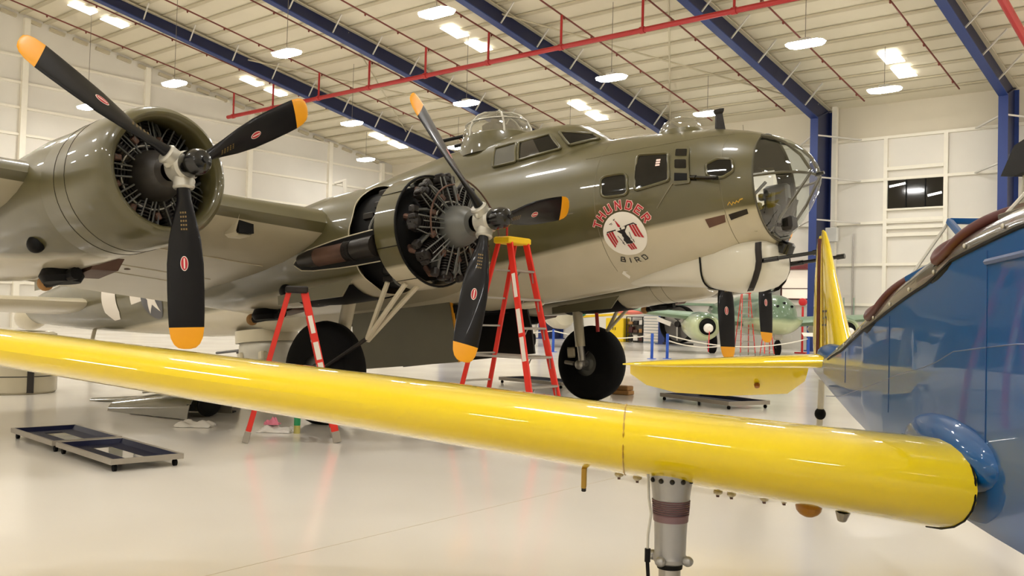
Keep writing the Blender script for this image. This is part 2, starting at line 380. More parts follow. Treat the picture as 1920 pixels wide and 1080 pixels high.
# roof cross bracing rods
for s0, s1, e0, e1 in ((-BAY, 0, -1, -18), (0, -BAY, -1, -18), (BAY, 2 * BAY, -6, -20), (2 * BAY, BAY, -6, -20)):
    b = MB(); b.tube([H(e0, s0, roof_z(e0) - .35), H(e1, s1, roof_z(e1) - .35)], .05, 6)
    tag(b.build('brace_rod', m_purl), {(-BAY, 0): 'cream diagonal roof rod crossing above perspex nose, rising toward the left', (0, -BAY): 'cream diagonal roof rod above the astrodome, crossing the other rod', (BAY, 2 * BAY): 'cream diagonal roof rod behind the upright propeller tip, rising left', (2 * BAY, BAY): 'cream diagonal roof rod left of top turret, crossing the other rod'}[(s0, s1)], 'bracing rod', 'roof bracing rods')

# ---- sprinkler pipes
b = MB(); b.tube([H(-17, 27, 15.3), H(-17, S_BACK + 1, 15.3)], .13, 10)
for s_ in (26.3, 21.55, 16.55, 11.62, 6.68, 1.79, -3.2, -8.08, -12.85, -17.9): b.tube([H(-17, s_ - .12, 15.3), H(-17, s_ + .12, 15.3)], .17, 10)
mp = tag(b.build('sprinkler_main', m_pipe), 'thick red sprinkler main pipe running across under the roof', 'pipe')
PLB = ['behind left propeller at far wall', 'second from the far end wall', 'third from the far end wall', 'fourth from the far end wall', 'fifth from the far end wall',
       'sixth from the far end wall', 'above cockpit roof, seventh from far end wall', 'above astrodome, eighth from far end wall', 'by the lamp right of the nose top', 'nearest the right end of the view']
hm = None
for s_, lb in zip((26.3, 21.55, 16.55, 11.62, 6.68, 1.79, -3.2, -8.08, -12.85, -17.9), PLB):
    t = thing('branch_pipe', 'thin reddish sprinkler branch pipe ' + lb, 'pipe', H(0, s_, 0), TH, 'sprinkler branch pipes')
    b = MB(); z = lambda e: roof_z(e) - .58
    e1 = -1.2 if s_ < 20 else (-6.5 if s_ < 24 else -14.5)
    b.tube([(e1, 0, z(e1)), (-36.5, 0, z(-36.5))], .045, 6)
    for i in range(14):
        e = e1 - 1.2 - 2.4 * i
        if e > -36: b.ell((e, 0, z(e) - .07), (.06, .06, .09), 6, 4)
    b.build('pipe_run', m_pipe2, t)
    b = MB(); b.tube([(-17, 0, 15.4), (-17, 0, z(-17))], .065, 8); b.build('riser', m_pipe, t)
b = MB(); b.tube([H(-14, -22.4, 15.75), H(-3.2, -22.4, 13.9)], .19, 10); tag(b.build('riser_main', m_pipe), 'thick red pipe sloping down at the top right corner', 'pipe')

# ---- high-bay lamps
m_lamp = mat('lamp_lens', (1, .985, .96, 1), .5, emit=LAMP_POWER)
m_wire = mat('wire_grey', srgb(120, 112, 100), .5)
def lamp_lens():
    b = MB(); R = []
    for z, k in ((-.10, .55), (-.04, .95), (.04, 1.0), (.09, .8)):
        R.append([((.80 * k - (.12 if i in (0, 3) else 0) * 0) * x, .40 * k * y, z) for i, (x, y) in enumerate(((-1, -.55), (-.75, -1), (.75, -1), (1, -.55), (1, .55), (.75, 1), (-.75, 1), (-1, .55)))])
    b.loft(R, 0, True); return b
lab = {(-28.4, 24.1): 'white high bay lamp half hidden by the upper left propeller blade', (-28.4, 14.1): 'white high bay lamp above the left cowling', (-28.4, 4.1): 'white high bay lamp above the right-hand blade of left propeller',
       (-28.4, -5.8): 'white high bay lamp at top edge, left of two skylights', (-16.2, 24.1): None, (-16.2, 14.1): 'white high bay lamp between the two propellers', (-6.5, 24.1): 'lowest white high bay lamp, near the far corner',
       (-16.2, 4.1): 'white high bay lamp left of the top turret, against blue rafter', (-6.5, 14.1): 'white high bay lamp peeping over bomber spine by the top turret',
       (-16.2, -5.8): 'white high bay lamp above the cockpit roof', (-6.5, -5.8): 'white high bay lamp beside the black mast', (-16.2, -15.8): 'white high bay lamp above the perspex nose', (-6.5, -15.8): 'white high bay lamp near the right wall'}
lens_me = None; proto = None
for s_ in (24.1, 14.1, 4.1, -5.8, -15.8, -25.9, -35.9, -45.9, -56.0):
    for e in (-6.5, -16.2, -28.4, -45.6, -57.8, -67.5):
        if (e, s_) == (-16.2, 24.1): continue
        lb = lab.get((e, s_), 'white high bay lamp hanging outside the picture, around the viewer')
        t = thing('high_bay_lamp', lb, 'lamp', H(e, s_, 13.5), TH + PI / 2, 'high bay lamps')
        if lens_me is None:
            o = lamp_lens().build('lamp_lens', m_lamp, t, 0); lens_me = o.data
            b = MB(); b.box((0, 0, .19), (.5, .32, .14), bev=.02); b.loft([[(x * k, y * k, z) for x, y in ((-.82, -.22), (-.62, -.41), (.62, -.41), (.82, -.22), (.82, .22), (.62, .41), (-.62, .41), (-.82, .22))] for z, k in ((.06, 1.02), (.10, .86), (.12, .5))], 0, True); oh = b.build('lamp_housing', m_brace, t, 0)
            b = MB(); b.tube([(0, 0, 0), (0, 0, 1)], .015, 5); ow = b.build('wire', m_wire, t)
            ow.location = (0, 0, .25); ow.scale = (1, 1, roof_z(e) - 13.78)
        else:
            link('lamp_lens', lens_me, t); link('lamp_housing', oh.data, t)
            ow_ = link('wire', ow.data, t); ow_.location = (0, 0, .2); ow_.scale = (1, 1, roof_z(e) - 13.78)
# ---- skylight panels
m_sky = mat('skylight_panel', (1, .985, .95, 1), .4, emit=SKY_PANEL_POWER)
KL = {24: 'far end bay', 4.3: 'middle bay', -15.7: 'bay above the right wall'}
b = MB(); ax = ((E_ - Z_ * .1645).normalized(), S_, (Z_ + E_ * .1645).normalized()); b.box((0, 0, 0), (1.42, .95, .06), 0, ax); sk = None
for s_ in (24, 4.3, -15.7, -35.8):
    for row, e2 in (('top', (-29.0, -27.0)), ('middle', (-17.1, -15.1)), ('eaves', (-5.3, -3.3))):
        for i, e in enumerate(e2):
            if s_ == -15.7 and row != 'eaves': continue
            if s_ == 4.3 and row == 'top': continue
            lb = 'lit white roof panel, %s of the pair in %s row of the %s' % (('upper', 'lower')[i], row, KL[s_]) if s_ in KL else 'lit white roof panel outside the picture'
            if sk is None: o = b.build('roof_light_panel', m_sky, smooth=0); sk = o.data
            else: o = link('roof_light_panel', sk)
            o.location = H(e, s_, roof_z(e) - .14); tag(o, lb, 'roof light', 'roof light panels')
# ================================================================== BOMBER
# aircraft numbers: a = metres aft of the nose tip, r = metres to the aircraft's right, u = metres above the nose datum
YAW, GPIT = rad(-39.37), rad(6.3)
FW = Vector((math.cos(YAW) * math.cos(GPIT), math.sin(YAW) * math.cos(GPIT), math.sin(GPIT)))
RT = Vector((math.sin(YAW), -math.cos(YAW), 0)); UP = RT.cross(FW); NOSE = Vector((3.875, 11.749, 3.398)); ZB = 3.40
bomber = bpy.data.objects.new('bomber', None); COL.objects.link(bomber)
bp = NOSE - UP * ZB
bomber.matrix_world = Matrix(((FW.x, -RT.x, UP.x, bp.x), (FW.y, -RT.y, UP.y, bp.y), (FW.z, -RT.z, UP.z, bp.z), (0, 0, 0, 1)))
tag(bomber, 'large olive and grey four-engined bomber with red bird emblem and perspex nose', 'airplane')
OFF = (0, 0, ZB)
def G(a, r, u): return Vector((-a, -r, u))
def bpart(mb, name, mats, parent=None, smooth=30):
    if parent is None: return mb.build(name, mats, bomber, smooth, OFF)
    return mb.build(name, mats, parent, smooth)
ST = np.array([[.55,.62,-.66,.60],[.65,.70,-.74,.69],[.9,.79,-.83,.79],[1.34,.91,-.95,.90],[2.0,1.0,-1.03,.99],[2.6,1.06,-1.08,1.05],[3.0,1.09,-1.10,1.08],[4,1.12,-1.15,1.13],[5,1.14,-1.17,1.15],
 [6.5,1.15,-1.17,1.15],[8.5,1.15,-1.15,1.15],[10,1.14,-1.12,1.13],[12,1.13,-1.08,1.09],[13.5,1.10,-1.0,1.03],[16,1.04,-.74,.88],[19,.95,-.40,.62],[21,.80,-.12,.40],[22.2,.62,.04,.26],[22.6,.5,.15,.17]])
HU = np.array([[2.95,1.05,.40],[3.1,1.16,.48],[3.5,1.43,.62],[3.7,1.48,.68],[4.1,1.515,.74],[5,1.52,.78],[5.9,1.50,.78],[6.9,1.41,.72],[7.7,1.35,.66],[8.4,1.27,.6],[9.8,1.20,.5],[11,1.13,.4],[12,1.0,.3]])
def fst(a): return [float(np.interp(a, ST[:, 0], ST[:, i])) for i in (1, 2, 3)]
UB, NH = .35, 3.0
def fus_r(a, u):
    t, b_, w_ = fst(a); c = (t + b_) / 2; h = (t - b_) / 2; q = 1 - ((u - c) / h) ** 2; r = w_ * q ** .5 if q > 0 else 0.0
    if 2.95 < a < 12 and u > UB:
        ht = float(np.interp(a, HU[:, 0], HU[:, 1])); hw = float(np.interp(a, HU[:, 0], HU[:, 2])); s_ = (u - UB) / (ht - UB)
        if s_ < 1: r = max(r, hw * (1 - s_ ** NH) ** (1 / NH))
    return r
def fus_n(a, u):
    d = .01; da = (fus_r(a + d, u) - fus_r(a - d, u)) / (2 * d); du = (fus_r(a, u + d) - fus_r(a, u - d)) / (2 * d)
    n = Vector((-da, 1, -du)); n.normalize(); return n     # in (a, r, u)
def on_fus(a, u, off=0.0, side=1):
    r = fus_r(a, u); n = fus_n(a, u)
    return G(a + n[0] * off, side * (r + n[1] * off), u + n[2] * off)
def section(a, n=88):
    t, b_, w_ = fst(a); c = (t + b_) / 2; h = (t - b_) / 2; out = []
    hump = 2.95 < a < 12
    if hump:
        ht = float(np.interp(a, HU[:, 0], HU[:, 1])); hw = float(np.interp(a, HU[:, 0], HU[:, 2]))
        us = UB + (ht - UB) * np.linspace(0, 1, 200); rs = hw * (1 - np.clip(((us - UB) / (ht - UB)), 0, 1) ** NH) ** (1 / NH)
        an = np.arctan2(rs, us - c); rd = np.hypot(rs, us - c); o = np.argsort(an); an = an[o]; rd = rd[o]
    for k in range(n):
        th = 2 * PI * k / n; s_, co = math.sin(th), math.cos(th)
        R = 1 / math.sqrt((s_ / w_) ** 2 + (co / h) ** 2)
        if hump:
            ab = abs(math.atan2(s_, co))
            if ab <= an[-1]: R = max(R, float(np.interp(ab, an, rd)))
        out.append(G(a, R * s_, c + R * co))
    return out
stations = [.62, .75, .9, 1.1, 1.34, 1.6, 1.8, 2.0, 2.3, 2.6, 2.8, 2.96, 3.0, 3.05, 3.1, 3.2, 3.3, 3.4, 3.5, 3.6, 3.7, 3.85, 4.0, 4.1, 4.4, 4.7, 5, 5.45, 5.9, 6.4, 6.9, 7.3, 7.7, 8.05, 8.4, 9.1, 9.8, 10.4, 11, 11.6, 12, 12.7, 13.5, 14.3, 15.2, 16, 17, 18, 19, 20, 21, 21.7, 22.2, 22.6]
b = MB(); rings = [section(a) for a in stations]; n = 88
V = [p for r in rings for p in r]; F = []
for i in range(len(rings) - 1):
    a0, a1 = stations[i], stations[i + 1]
    for k in range(n):
        k2 = (k + 1) % n; p = rings[i][k]
        if .85 < (a0 + a1) / 2 < 1.4 and p.y > .3 and -.12 < p.z < .36: continue      # cheek window opening, far side
        F.append((i * n + k, i * n + k2, (i + 1) * n + k2, (i + 1) * n + k))
b.add(V, F); b.add(rings[-1], [tuple(range(n))])
fus = bpart(b, 'fuselage', m_fus, smooth=40)
# --- surface patches
def arc_tab(a):
    us = np.linspace(-1.05, 1.0, 400); t, b_, w_ = fst(a); us = us[(us > b_ + .02) & (us < t - .02)]
    rs = np.array([fus_r(a, x) for x in us]); ds = np.hypot(np.diff(us), np.diff(rs)); return us, np.concatenate([[0], np.cumsum(ds)])
_tabs = {}
def arcmap(a0, u0):
    def f(x, y, off):
        a = a0 - x; k = round(a, 2)
        if k not in _tabs: _tabs[k] = arc_tab(k)
        us, L = _tabs[k]; u = float(np.interp(float(np.interp(u0, us, L)) + y, L, us))
        return on_fus(a, u, off)
    return f
def flatmap(side=1):
    return lambda x, y, off: on_fus(x, y, off, side)
def decal(mb, poly, fmap, off, mi=0, size=.07):
    bm = bmesh.new(); vs_ = [bm.verts.new((p[0], p[1], 0)) for p in poly]; f = bm.faces.new(vs_)
    bmesh.ops.triangulate(bm, faces=[f])
    for _ in range(5):
        ed = [e for e in bm.edges if e.calc_length() > size]
        if not ed: break
        bmesh.ops.subdivide_edges(bm, edges=ed, cuts=1); bmesh.ops.triangulate(bm, faces=[f for f in bm.faces if len(f.verts) > 3])
    bm.verts.index_update()
    mb.add([fmap(v.co.x, v.co.y, off) for v in bm.verts], [tuple(v.index for v in f.verts) for f in bm.faces], mi); bm.free()
def rounded(pts, k=.22, n=4):
    out = []; m = len(pts); P = [Vector((p[0], p[1])) for p in pts]
    for i in range(m):
        p, a_, c_ = P[i], P[i - 1], P[(i + 1) % m]
        s0 = p + (a_ - p) * k; s1 = p + (c_ - p) * k
        for j in range(n + 1):
            t = j / n; out.append(tuple(s0 * (1 - t) ** 2 + p * 2 * t * (1 - t) + s1 * t * t))
    return out
def rim(mb, poly, fmap, off, r=.014, mi=0, dens=1):
    P = []
    for i in range(len(poly)):
        a_, c_ = poly[i], poly[(i + 1) % len(poly)]
        for j in range(dens): t = j / dens; P.append(fmap(a_[0] * (1 - t) + c_[0] * t, a_[1] * (1 - t) + c_[1] * t, off))
    P.append(P[0]); P.append(P[1]); mb.tube(P, r, 6, mi, False)
WIN = {'cheek_window': [(2.66, .354), (2.27, .347), (2.24, .04), (2.63, .06)],
       'nose_window': [(2.157, .584), (1.709, .523), (1.654, .137), (2.135, .076)],
       'front_window': [(1.182, .271), (1.04, .328), (.86, .292), (.834, .131), (.967, .062), (1.157, .105)]}
for nm, P in WIN.items():
    R = rounded(P, .10 if nm == 'nose_window' else .25)
    b = MB(); decal(b, R, flatmap(), .012); o = bpart(b, nm, m_dkglass, smooth=60)
    b = MB(); rim(b, R, flatmap(), .012, .02); bpart(b, 'window_rim', m_olive, o, 60)
    if nm == 'nose_window':
        b = MB()
        for i in range(3):
            decal(b, [(1.86, .46 - i * .035), (1.80, .455 - i * .035), (1.80, .43 - i * .035), (1.86, .435 - i * .035)], flatmap(), .016)
        bpart(b, 'placard', m_pink, o)
b = MB()
for hx in (0,):
    P = rounded([(1.66, .62), (1.42, .56), (1.36, .05), (1.60, .06)], .12); decal(b, P, flatmap(), .03, 0); 
    for i in range(len(P)):
        a_, c_ = P[i], P[(i + 1) % len(P)]; b.quad(on_fus(*a_, .03), on_fus(*c_, .03), on_fus(*c_, -.02), on_fus(*a_, -.02))
bay = bpart(b, 'gun_bay', m_olive, smooth=40)
for u0, u1 in ((.55, .44), (.40, .27)):
    b = MB(); k = .015
    decal(b, rounded([(1.625 - (.6 - u1) * .1, u0), (1.465 - (.6 - u1) * .1, u0 - .03), (1.45 - (.6 - u1) * .1, u1 - .02), (1.61 - (.6 - u1) * .1, u1 + .01)], .12), flatmap(), .036); bpart(b, 'pane', m_dkglass, bay)
b = MB(); decal(b, [(1.575, .215), (1.40, .18), (1.40, .09), (1.575, .11)], flatmap(), .037); bpart(b, 'gun_slot', m_mblack, bay)
gx = on_fus(1.44, .145, -.02)
b = MB(); gd = (G(1.0, .93, .05) - gx); b.tube([gx, gx + gd * .35], .036, 10); b.tube([gx + gd * .3, gx + gd * 1.0], [.026, .022], 10); b.tube([gx + gd * .92, gx + gd * 1.05], .028, 10)
bpart(b, 'cheek_gun', m_black)
b = MB()
for P, mi in (([(1.261, -.419), (1.012, -.391), (1.027, -.48), (1.244, -.526)], 0), ([(.968, -.396), (.745, -.352), (.745, -.41), (.958, -.466)], 1)): decal(b, P, flatmap(), .008, mi)
bpart(b, 'vent_grille', [m_rust, m_cyl])
b = MB(); L = [(.95, -.285), (.92, -.25), (.90, -.29), (.88, -.255), (.86, -.275), (.84, -.245), (.82, -.265), (.80, -.235), (.765, -.225)]
for (x0, y0), (x1, y1) in zip(L, L[1:]): decal(b, [(x0, y0 - .008), (x1, y1 - .008), (x1, y1 + .008), (x0, y0 + .008)], flatmap(), .008)
bpart(b, 'signature', m_gold)
# raised seams
b = MB()
b.tube([on_fus(1.60 + .25 * t, .10 - .30 * t, .006) for t in np.linspace(0, 1, 8)], .01, 5)
for a in (1.0, 2.75, 5.5, 8.0): b.tube([on_fus(a, u, .001) for u in np.linspace(-.9, .9, 24)], .004, 4)
b.tube([on_fus(a, .70, .001) for a in np.linspace(.95, 3.0, 20)], .004, 4)
b.tube([on_fus(a, -.08, .002) for a in np.linspace(3.1, 8.0, 30)], .004, 4)
bpart(b, 'skin_seam', mat('seam_tone', srgb(112, 104, 82), .5))
# --- nose art
EM = arcmap(2.385, -.465); RE = .312
ea = MB(); decal(ea, [(RE * math.cos(2 * PI * i / 48), RE * math.sin(2 * PI * i / 48)) for i in range(48)], EM, .006); art = bpart(ea, 'nose_art', m_white, smooth=60)
def epx(x, y): return ((x - 628) / 285 * RE, (535 - y) / 285 * RE)
rd_ = MB(); bk = MB()
def stripes(A, B_, C_, D_, n):      # quad A-B top edge, D-C bottom edge, n stripes separated by gaps
    A, B_, C_, D_ = [Vector(epx(*p)) for p in (A, B_, C_, D_)]
    for i in range(n):
        t0, t1 = i / n + .02, (i + .82) / n
        q_ = MB(); decal(q_, [tuple(A.lerp(B_, t0)), tuple(A.lerp(B_, t1)), tuple(D_.lerp(C_, t1)), tuple(D_.lerp(C_, t0))], EM, .009); bpart(q_, 'red_feather', m_red, art, 0)
stripes((388, 495), (490, 468), (520, 605), (445, 690), 3)
stripes((712, 425), (818, 425), (873, 610), (752, 572), 3)
stripes((612, 668), (712, 655), (728, 740), (640, 745), 3)
for P in ([(388, 510), (405, 468), (485, 460), (560, 448), (560, 458), (488, 475), (410, 482)], [(560, 448), (700, 414), (780, 400), (822, 432), (815, 440), (778, 416), (690, 430), (640, 500), (592, 522), (540, 480), (500, 462)],
          [(598, 500), (640, 480), (655, 540), (685, 590), (680, 610), (705, 640), (690, 660), (612, 655), (606, 630), (590, 605), (604, 570), (590, 545)],
          [(520, 335), (545, 322), (550, 328), (528, 345)], [(460, 378), (500, 366), (502, 372), (462, 386)], [(478, 388), (502, 380), (503, 385), (482, 393)],
          [(528, 535), (536, 535), (590, 640), (582, 645)], [(692, 508), (700, 508), (706, 600), (698, 600)], [(560, 630), (568, 626), (592, 665), (584, 670)], [(708, 600), (722, 610), (724, 650), (716, 650)]):
    decal(bk, [epx(*p) for p in P], EM, .0095)
decal(rd_, [epx(*p) for p in ((532, 335), (556, 352), (600, 415), (596, 438), (566, 425), (548, 360))], EM, .010)
wh = MB()
for P in ([(528, 455), (580, 440), (590, 470), (530, 478)], [(605, 435), (658, 430), (655, 460), (608, 466)]): decal(wh, [epx(*p) for p in P], EM, .0115)
bpart(rd_, 'bird_neck', m_red, art, 0); bpart(bk, 'bird_body', m_inky, art, 0); bpart(wh, 'bird_highlight', m_white, art, 0)
STK = {'T': [((0, 1), (1, 1)), ((.5, 1), (.5, 0))], 'H': [((0, 0), (0, 1)), ((1, 0), (1, 1)), ((0, .5), (1, .5))], 'U': [((0, 1), (0, .12)), ((0, .12), (.2, 0)), ((.2, 0), (.8, 0)), ((.8, 0), (1, .12)), ((1, .12), (1, 1))],
       'N': [((0, 0), (0, 1)), ((0, 1), (1, 0)), ((1, 0), (1, 1))], 'D': [((0, 0), (0, 1)), ((0, 1), (.75, 1)), ((.75, 1), (1, .8)), ((1, .8), (1, .2)), ((1, .2), (.75, 0)), ((.75, 0), (0, 0))],
       'E': [((0, 0), (0, 1)), ((0, 1), (1, 1)), ((0, .5), (.8, .5)), ((0, 0), (1, 0))], 'R': [((0, 0), (0, 1)), ((0, 1), (.8, 1)), ((.8, 1), (1, .85)), ((1, .85), (1, .6)), ((1, .6), (.8, .48)), ((.8, .48), (0, .48)), ((.45, .48), (1, 0))],
       'B': [((0, 0), (0, 1)), ((0, 1), (.85, 1)), ((.85, 1), (.85, .52)), ((0, .52), (1, .52)), ((1, .52), (1, 0)), ((1, 0), (0, 0))], 'I': [((.5, 0), (.5, 1))],
       '3': [((0, 1), (1, 1)), ((1, 1), (1, 0)), ((.3, .5), (1, .5)), ((1, 0), (0, 0))], '5': [((1, 1), (0, 1)), ((0, 1), (0, .55)), ((0, .55), (1, .55)), ((1, .55), (1, 0)), ((1, 0), (0, 0))], '1': [((.5, 0), (.5, 1)), ((.5, 1), (.25, .8))]}
def letter(mb, ch, c, rot, wd, ht, th, fmap, off, mi=0):
    ca, sa = math.cos(rot), math.sin(rot)
    def tf(p): x, y = (p[0] - .5) * wd, (p[1] - .5) * ht; return Vector((c[0] + x * ca - y * sa, c[1] + x * sa + y * ca))
    for k, (p, q) in enumerate(STK[ch]):
        P, Q = tf(p), tf(q); d = (Q - P).normalized(); nn = Vector((-d.y, d.x)) * th / 2; P -= d * th / 2; Q += d * th / 2
        decal(mb, [tuple(P + nn), tuple(P - nn), tuple(Q - nn), tuple(Q + nn)], fmap, off + k * 2e-4, mi, .1)
AL = 0
for ch, an in zip('THUNDER', (152, 134, 114, 92, 69, 48, 27)):
    t = rad(an); c = (.405 * math.cos(t), .405 * math.sin(t))
    b = MB(); letter(b, ch, c, t - PI / 2, .072, .10, .036, EM, .006, 0); letter(b, ch, c, t - PI / 2, .072, .10, .021, EM, .0085, 1); bpart(b, 'letter', [m_pink, m_red], art, 0)
for ch, an in zip('BIRD', (-115, -101, -86.5, -69)):
    t = rad(an); c = (.405 * math.cos(t), .405 * math.sin(t)); b = MB(); letter(b, ch, c, t + PI / 2, .055, .075, .014, EM, .006); bpart(b, 'letter', m_inky, art, 0)
b = MB(); decal(b, [(2.60, -.915), (2.66, -.90), (2.63, -.97), (2.68, -1.0), (2.71, -.93)], flatmap(), .007); bpart(b, 'paint_chip', m_white, smooth=0)
# rear code letter and star
b = MB()
for P in ([(16.70, .36), (16.50, .36), (16.50, -.20), (16.38, -.29), (16.26, -.29), (16.15, -.20), (16.15, .36), (15.95, .36), (15.95, -.25), (16.10, -.40), (16.45, -.40), (16.70, -.2)],): decal(b, P, flatmap(), .012)
bpart(b, 'code_letter', m_label, smooth=0); b = MB()
for P in ([(15.25, .25), (14.75, .25), (14.75, -.13), (15.25, -.16)],): decal(b, P, flatmap(), .012)
st = [(14.3 - .42 * math.sin(2 * PI * i / 10) * (1 if i % 2 == 0 else .4), -.08 + .42 * math.cos(2 * PI * i / 10) * (1 if i % 2 == 0 else .4)) for i in range(10)]
bpart(b, 'bar_marking', m_label, smooth=0); b = MB(); decal(b, st, flatmap(), .016); bpart(b, 'star_marking', m_label, smooth=0)
b = MB(); decal(b, [(14.3 + .47 * math.cos(2 * PI * i / 30), -.08 + .47 * math.sin(2 * PI * i / 30)) for i in range(30)], flatmap(), .010); bpart(b, 'star_disc', mat('insignia_slate', srgb(78, 78, 82), .4), smooth=0)
# --- cockpit glazing
for nm, P, mt in (('windscreen', [(3.66, 1.29), (3.22, 1.20), (3.10, 1.10), (3.46, 1.04)], m_dkglass), ('cockpit_window', [(4.33, 1.25), (3.80, 1.28), (3.575, 1.006), (4.29, .95)], m_dkglass), ('cockpit_window', [(4.79, 1.25), (4.39, 1.26), (4.335, .94), (4.77, .94)], m_mdglass)):
    for sd in (1, -1):
        R = rounded(P, .07); b = MB(); decal(b, R, flatmap(sd), .010); o = bpart(b, nm, mt, smooth=60); b = MB(); rim(b, R, flatmap(sd), .012, .022, dens=2); bpart(b, 'window_rim', m_olive, o, 60)
m_slide = mat('sliding_pane', srgb(58, 54, 48), .08, spec=.5); b = MB(); decal(b, [(4.28, 1.235), (4.07, 1.25), (3.90, .975), (4.25, .965)], flatmap(), .013); bpart(b, 'sliding_pane', m_slide, smooth=60)
# cockpit eyebrow shell: windscreen crown
# --- astrodome, mast, top turret
b = MB(); b.ell(G(1.93, 0, .96), (.31, .31, .25), 24, 10, 0, 0, .5); o = bpart(b, 'astrodome', m_dome, smooth=60)
b = MB(); b.lathe(G(1.93, 0, .90), (0, 0, 1), [(0, .36), (.06, .335), (.09, .32), (.09, .30)], 28); bpart(b, 'dome_ring', m_olive, o)
b = MB(); b.loft([[G(1.335 + x * k, y * k, z) for x, y in ((-.09, 0), (-.04, .035), (.05, .03), (.09, 0), (.05, -.03), (-.04, -.035))] for z, k in ((.88, .9), (1.12, .62), (1.15, .85), (1.19, .95))], 0, True); bpart(b, 'mast', m_cyl, smooth=0)
b = MB(); b.lathe(G(5.25, 0, 1.28), (0, 0, 1), [(0, .66), (.12, .64), (.30, .60), (.34, .57)], 36); tt = bpart(b, 'top_turret', m_olive)
tp = [(.30, .585), (.42, .57), (.55, .51), (.66, .40), (.73, .25), (.76, .02)]
b = MB(); b.lathe(G(5.25, 0, 1.28), (0, 0, 1), tp, 36); bpart(b, 'turret_dome', m_dome, tt, 60)
b = MB()
for an in (20, 80, 140, 200, 260, 320):
    t = rad(an); b.tube([G(5.25, 0, 1.28) + Vector((math.cos(t) * r, math.sin(t) * r, z)) for z, r in tp], .018, 6)
b.tube([G(5.25, 0, 1.28) + Vector((math.cos(t) * .515, math.sin(t) * .515, .55)) for t in np.linspace(0, 2 * PI, 30)], .014, 6, 0, False); bpart(b, 'dome_bar', m_alloy, tt)
b = MB(); b.box(G(5.25, 0, 1.7), (.3, .5, .3), 0, None, .04); b.box(G(5.25, 0, 1.9), (.15, .2, .12), 0, None, .03)
for sg in (-1, 1): b.tube([G(5.3, .2 * sg, 1.72), G(6.4, .22 * sg, 1.76)], .03, 8)
bpart(b, 'turret_gun', m_mblack, tt)
b = MB(); b.box(G(8.9, .12, 1.42), (.10, .03, .34), 0, None, .01); b.box(G(9.05, .12, 1.57), (.30, .03, .05), 0, None, .01); bpart(b, 'antenna', m_white)
# --- perspex nose with flat bomb-aiming panel
PA, PB = (.075, .04), (.615, -.665)
def clampn(p):
    a, r, u = -p.x, -p.y, p.z
    t = (PA[1] - u) / (PA[1] - PB[1])
    if u < PA[1] + .001:
        amin = PA[0] + t * (PB[0] - PA[0]); a = max(a, amin)
    return G(a, r, u)
DP = [(.62, 1), (.55, .965), (.45, .885), (.36, .80), (.27, .69), (.19, .57), (.13, .45), (.09, .34), (.065, .22), (.05, .02)]
t0, b0, w0 = fst(.62); rings = []
for a, k in DP:
    rg = []
    for i in range(64):
        th = 2 * PI * i / 64; cz = (t0 + b0) / 2 * k + .03 * (1 - k)
        rg.append(clampn(G(a, w0 * k * math.sin(th), cz + (t0 - b0) / 2 * k * math.cos(th))))
    rings.append(rg)
b = MB(); b.loft(rings); nose = bpart(b, 'nose_glass', m_glass, smooth=50)
b = MB(); b.tube([p for p in section(.63, 64)] + section(.63, 64)[:1], .012, 6, 0, False)
fb = lambda pts, r=.019: b.tube([G(*p) for p in pts], r, 6)
fb([(.085, -.16, .05), (.085, .16, .05)]); fb([(.085, .16, .05), (.33, .24, -.28), (.615, .26, -.60)]); fb([(.085, -.16, .05), (.33, -.24, -.28), (.615, -.26, -.60)]); fb([(.60, -.26, -.66), (.63, 0, -.70), (.60, .26, -.66)])
for sd in (1, -1):
    fb([(.09, .16 * sd, .05), (.16, .36 * sd, .05), (.30, .52 * sd, .05), (.45, .60 * sd, .05), (.62, .665 * sd, .05)])
    fb([(.09, .12 * sd, .09), (.18, .19 * sd, .30), (.34, .26 * sd, .48), (.50, .30 * sd, .58), (.62, .32 * sd, .62)])
bpart(b, 'glazing_bar', mat('bar_brown', srgb(74, 70, 54), .4), nose)
b = MB(); b.tube([G(.09, 0, .05), G(-.03, 0, .055)], .022, 8); bpart(b, 'nose_gun_boss', m_black, nose)
# nose interior
b = MB(); m_liner = mat('liner_dark', srgb(40, 42, 34), .7, var=.2); lr = [[Vector((p.x, p.y * .965, p.z * .965)) for p in section(a)] for a in (.645, .75, .9, 1.1, 1.34, 1.7, 2.2, 2.72)]; F = []
for i in range(len(lr) - 1):
    for k in range(88):
        if i in (2, 3) and lr[i][k].y > .3 and -.12 < lr[i][k].z < .36: continue
        F.append((i * 88 + k, i * 88 + (k + 1) % 88, (i + 1) * 88 + (k + 1) % 88, (i + 1) * 88 + k))
b.add([p for r in lr for p in r], F); bpart(b, 'nose_liner', m_liner)
b = MB(); b.box(G(1.7, 0, -.60), (1.9, .9, .04)); b.box(G(1.0, 0, -.45), (.42, .45, .05), 1, None, .02); b.box(G(1.2, 0, -.32), (.05, .42, .3), 1, None, .02)
b.box(G(.62, .22, -.42), (.22, .2, .3), 2, None, .03); b.box(G(.55, -.05, -.5), (.25, .25, .2), 2, None, .04); b.tube([G(.5, -.05, -.4), G(.42, -.05, -.2)], .07, 10, 2)
b.tube([G(.75, .42, -.62), G(.72, .45, -.15), G(.60, .35, .0)], .022, 8, 3); b.tube([G(.7, .1, -.6), G(.62, .1, -.1)], .03, 8, 3); b.box(G(.9, .52, -.2), (.3, .12, .34), 2, None, .03)
b.box(G(.8, -.45, -.1), (.35, .14, .4), 3, None, .03); b.box(G(.70, .1, -.12), (.10, .06, .06), 3, None, .012)
for i in range(5): b.box(G(.7 + .13 * (i % 3), .40 - .04 * i, -.3 + .13 * (i % 2)), (.07, .08, .09), 3 - (i % 2), None, .012)
bpart(b, 'nose_interior', [m_liner, m_leather, m_cyl, m_case])
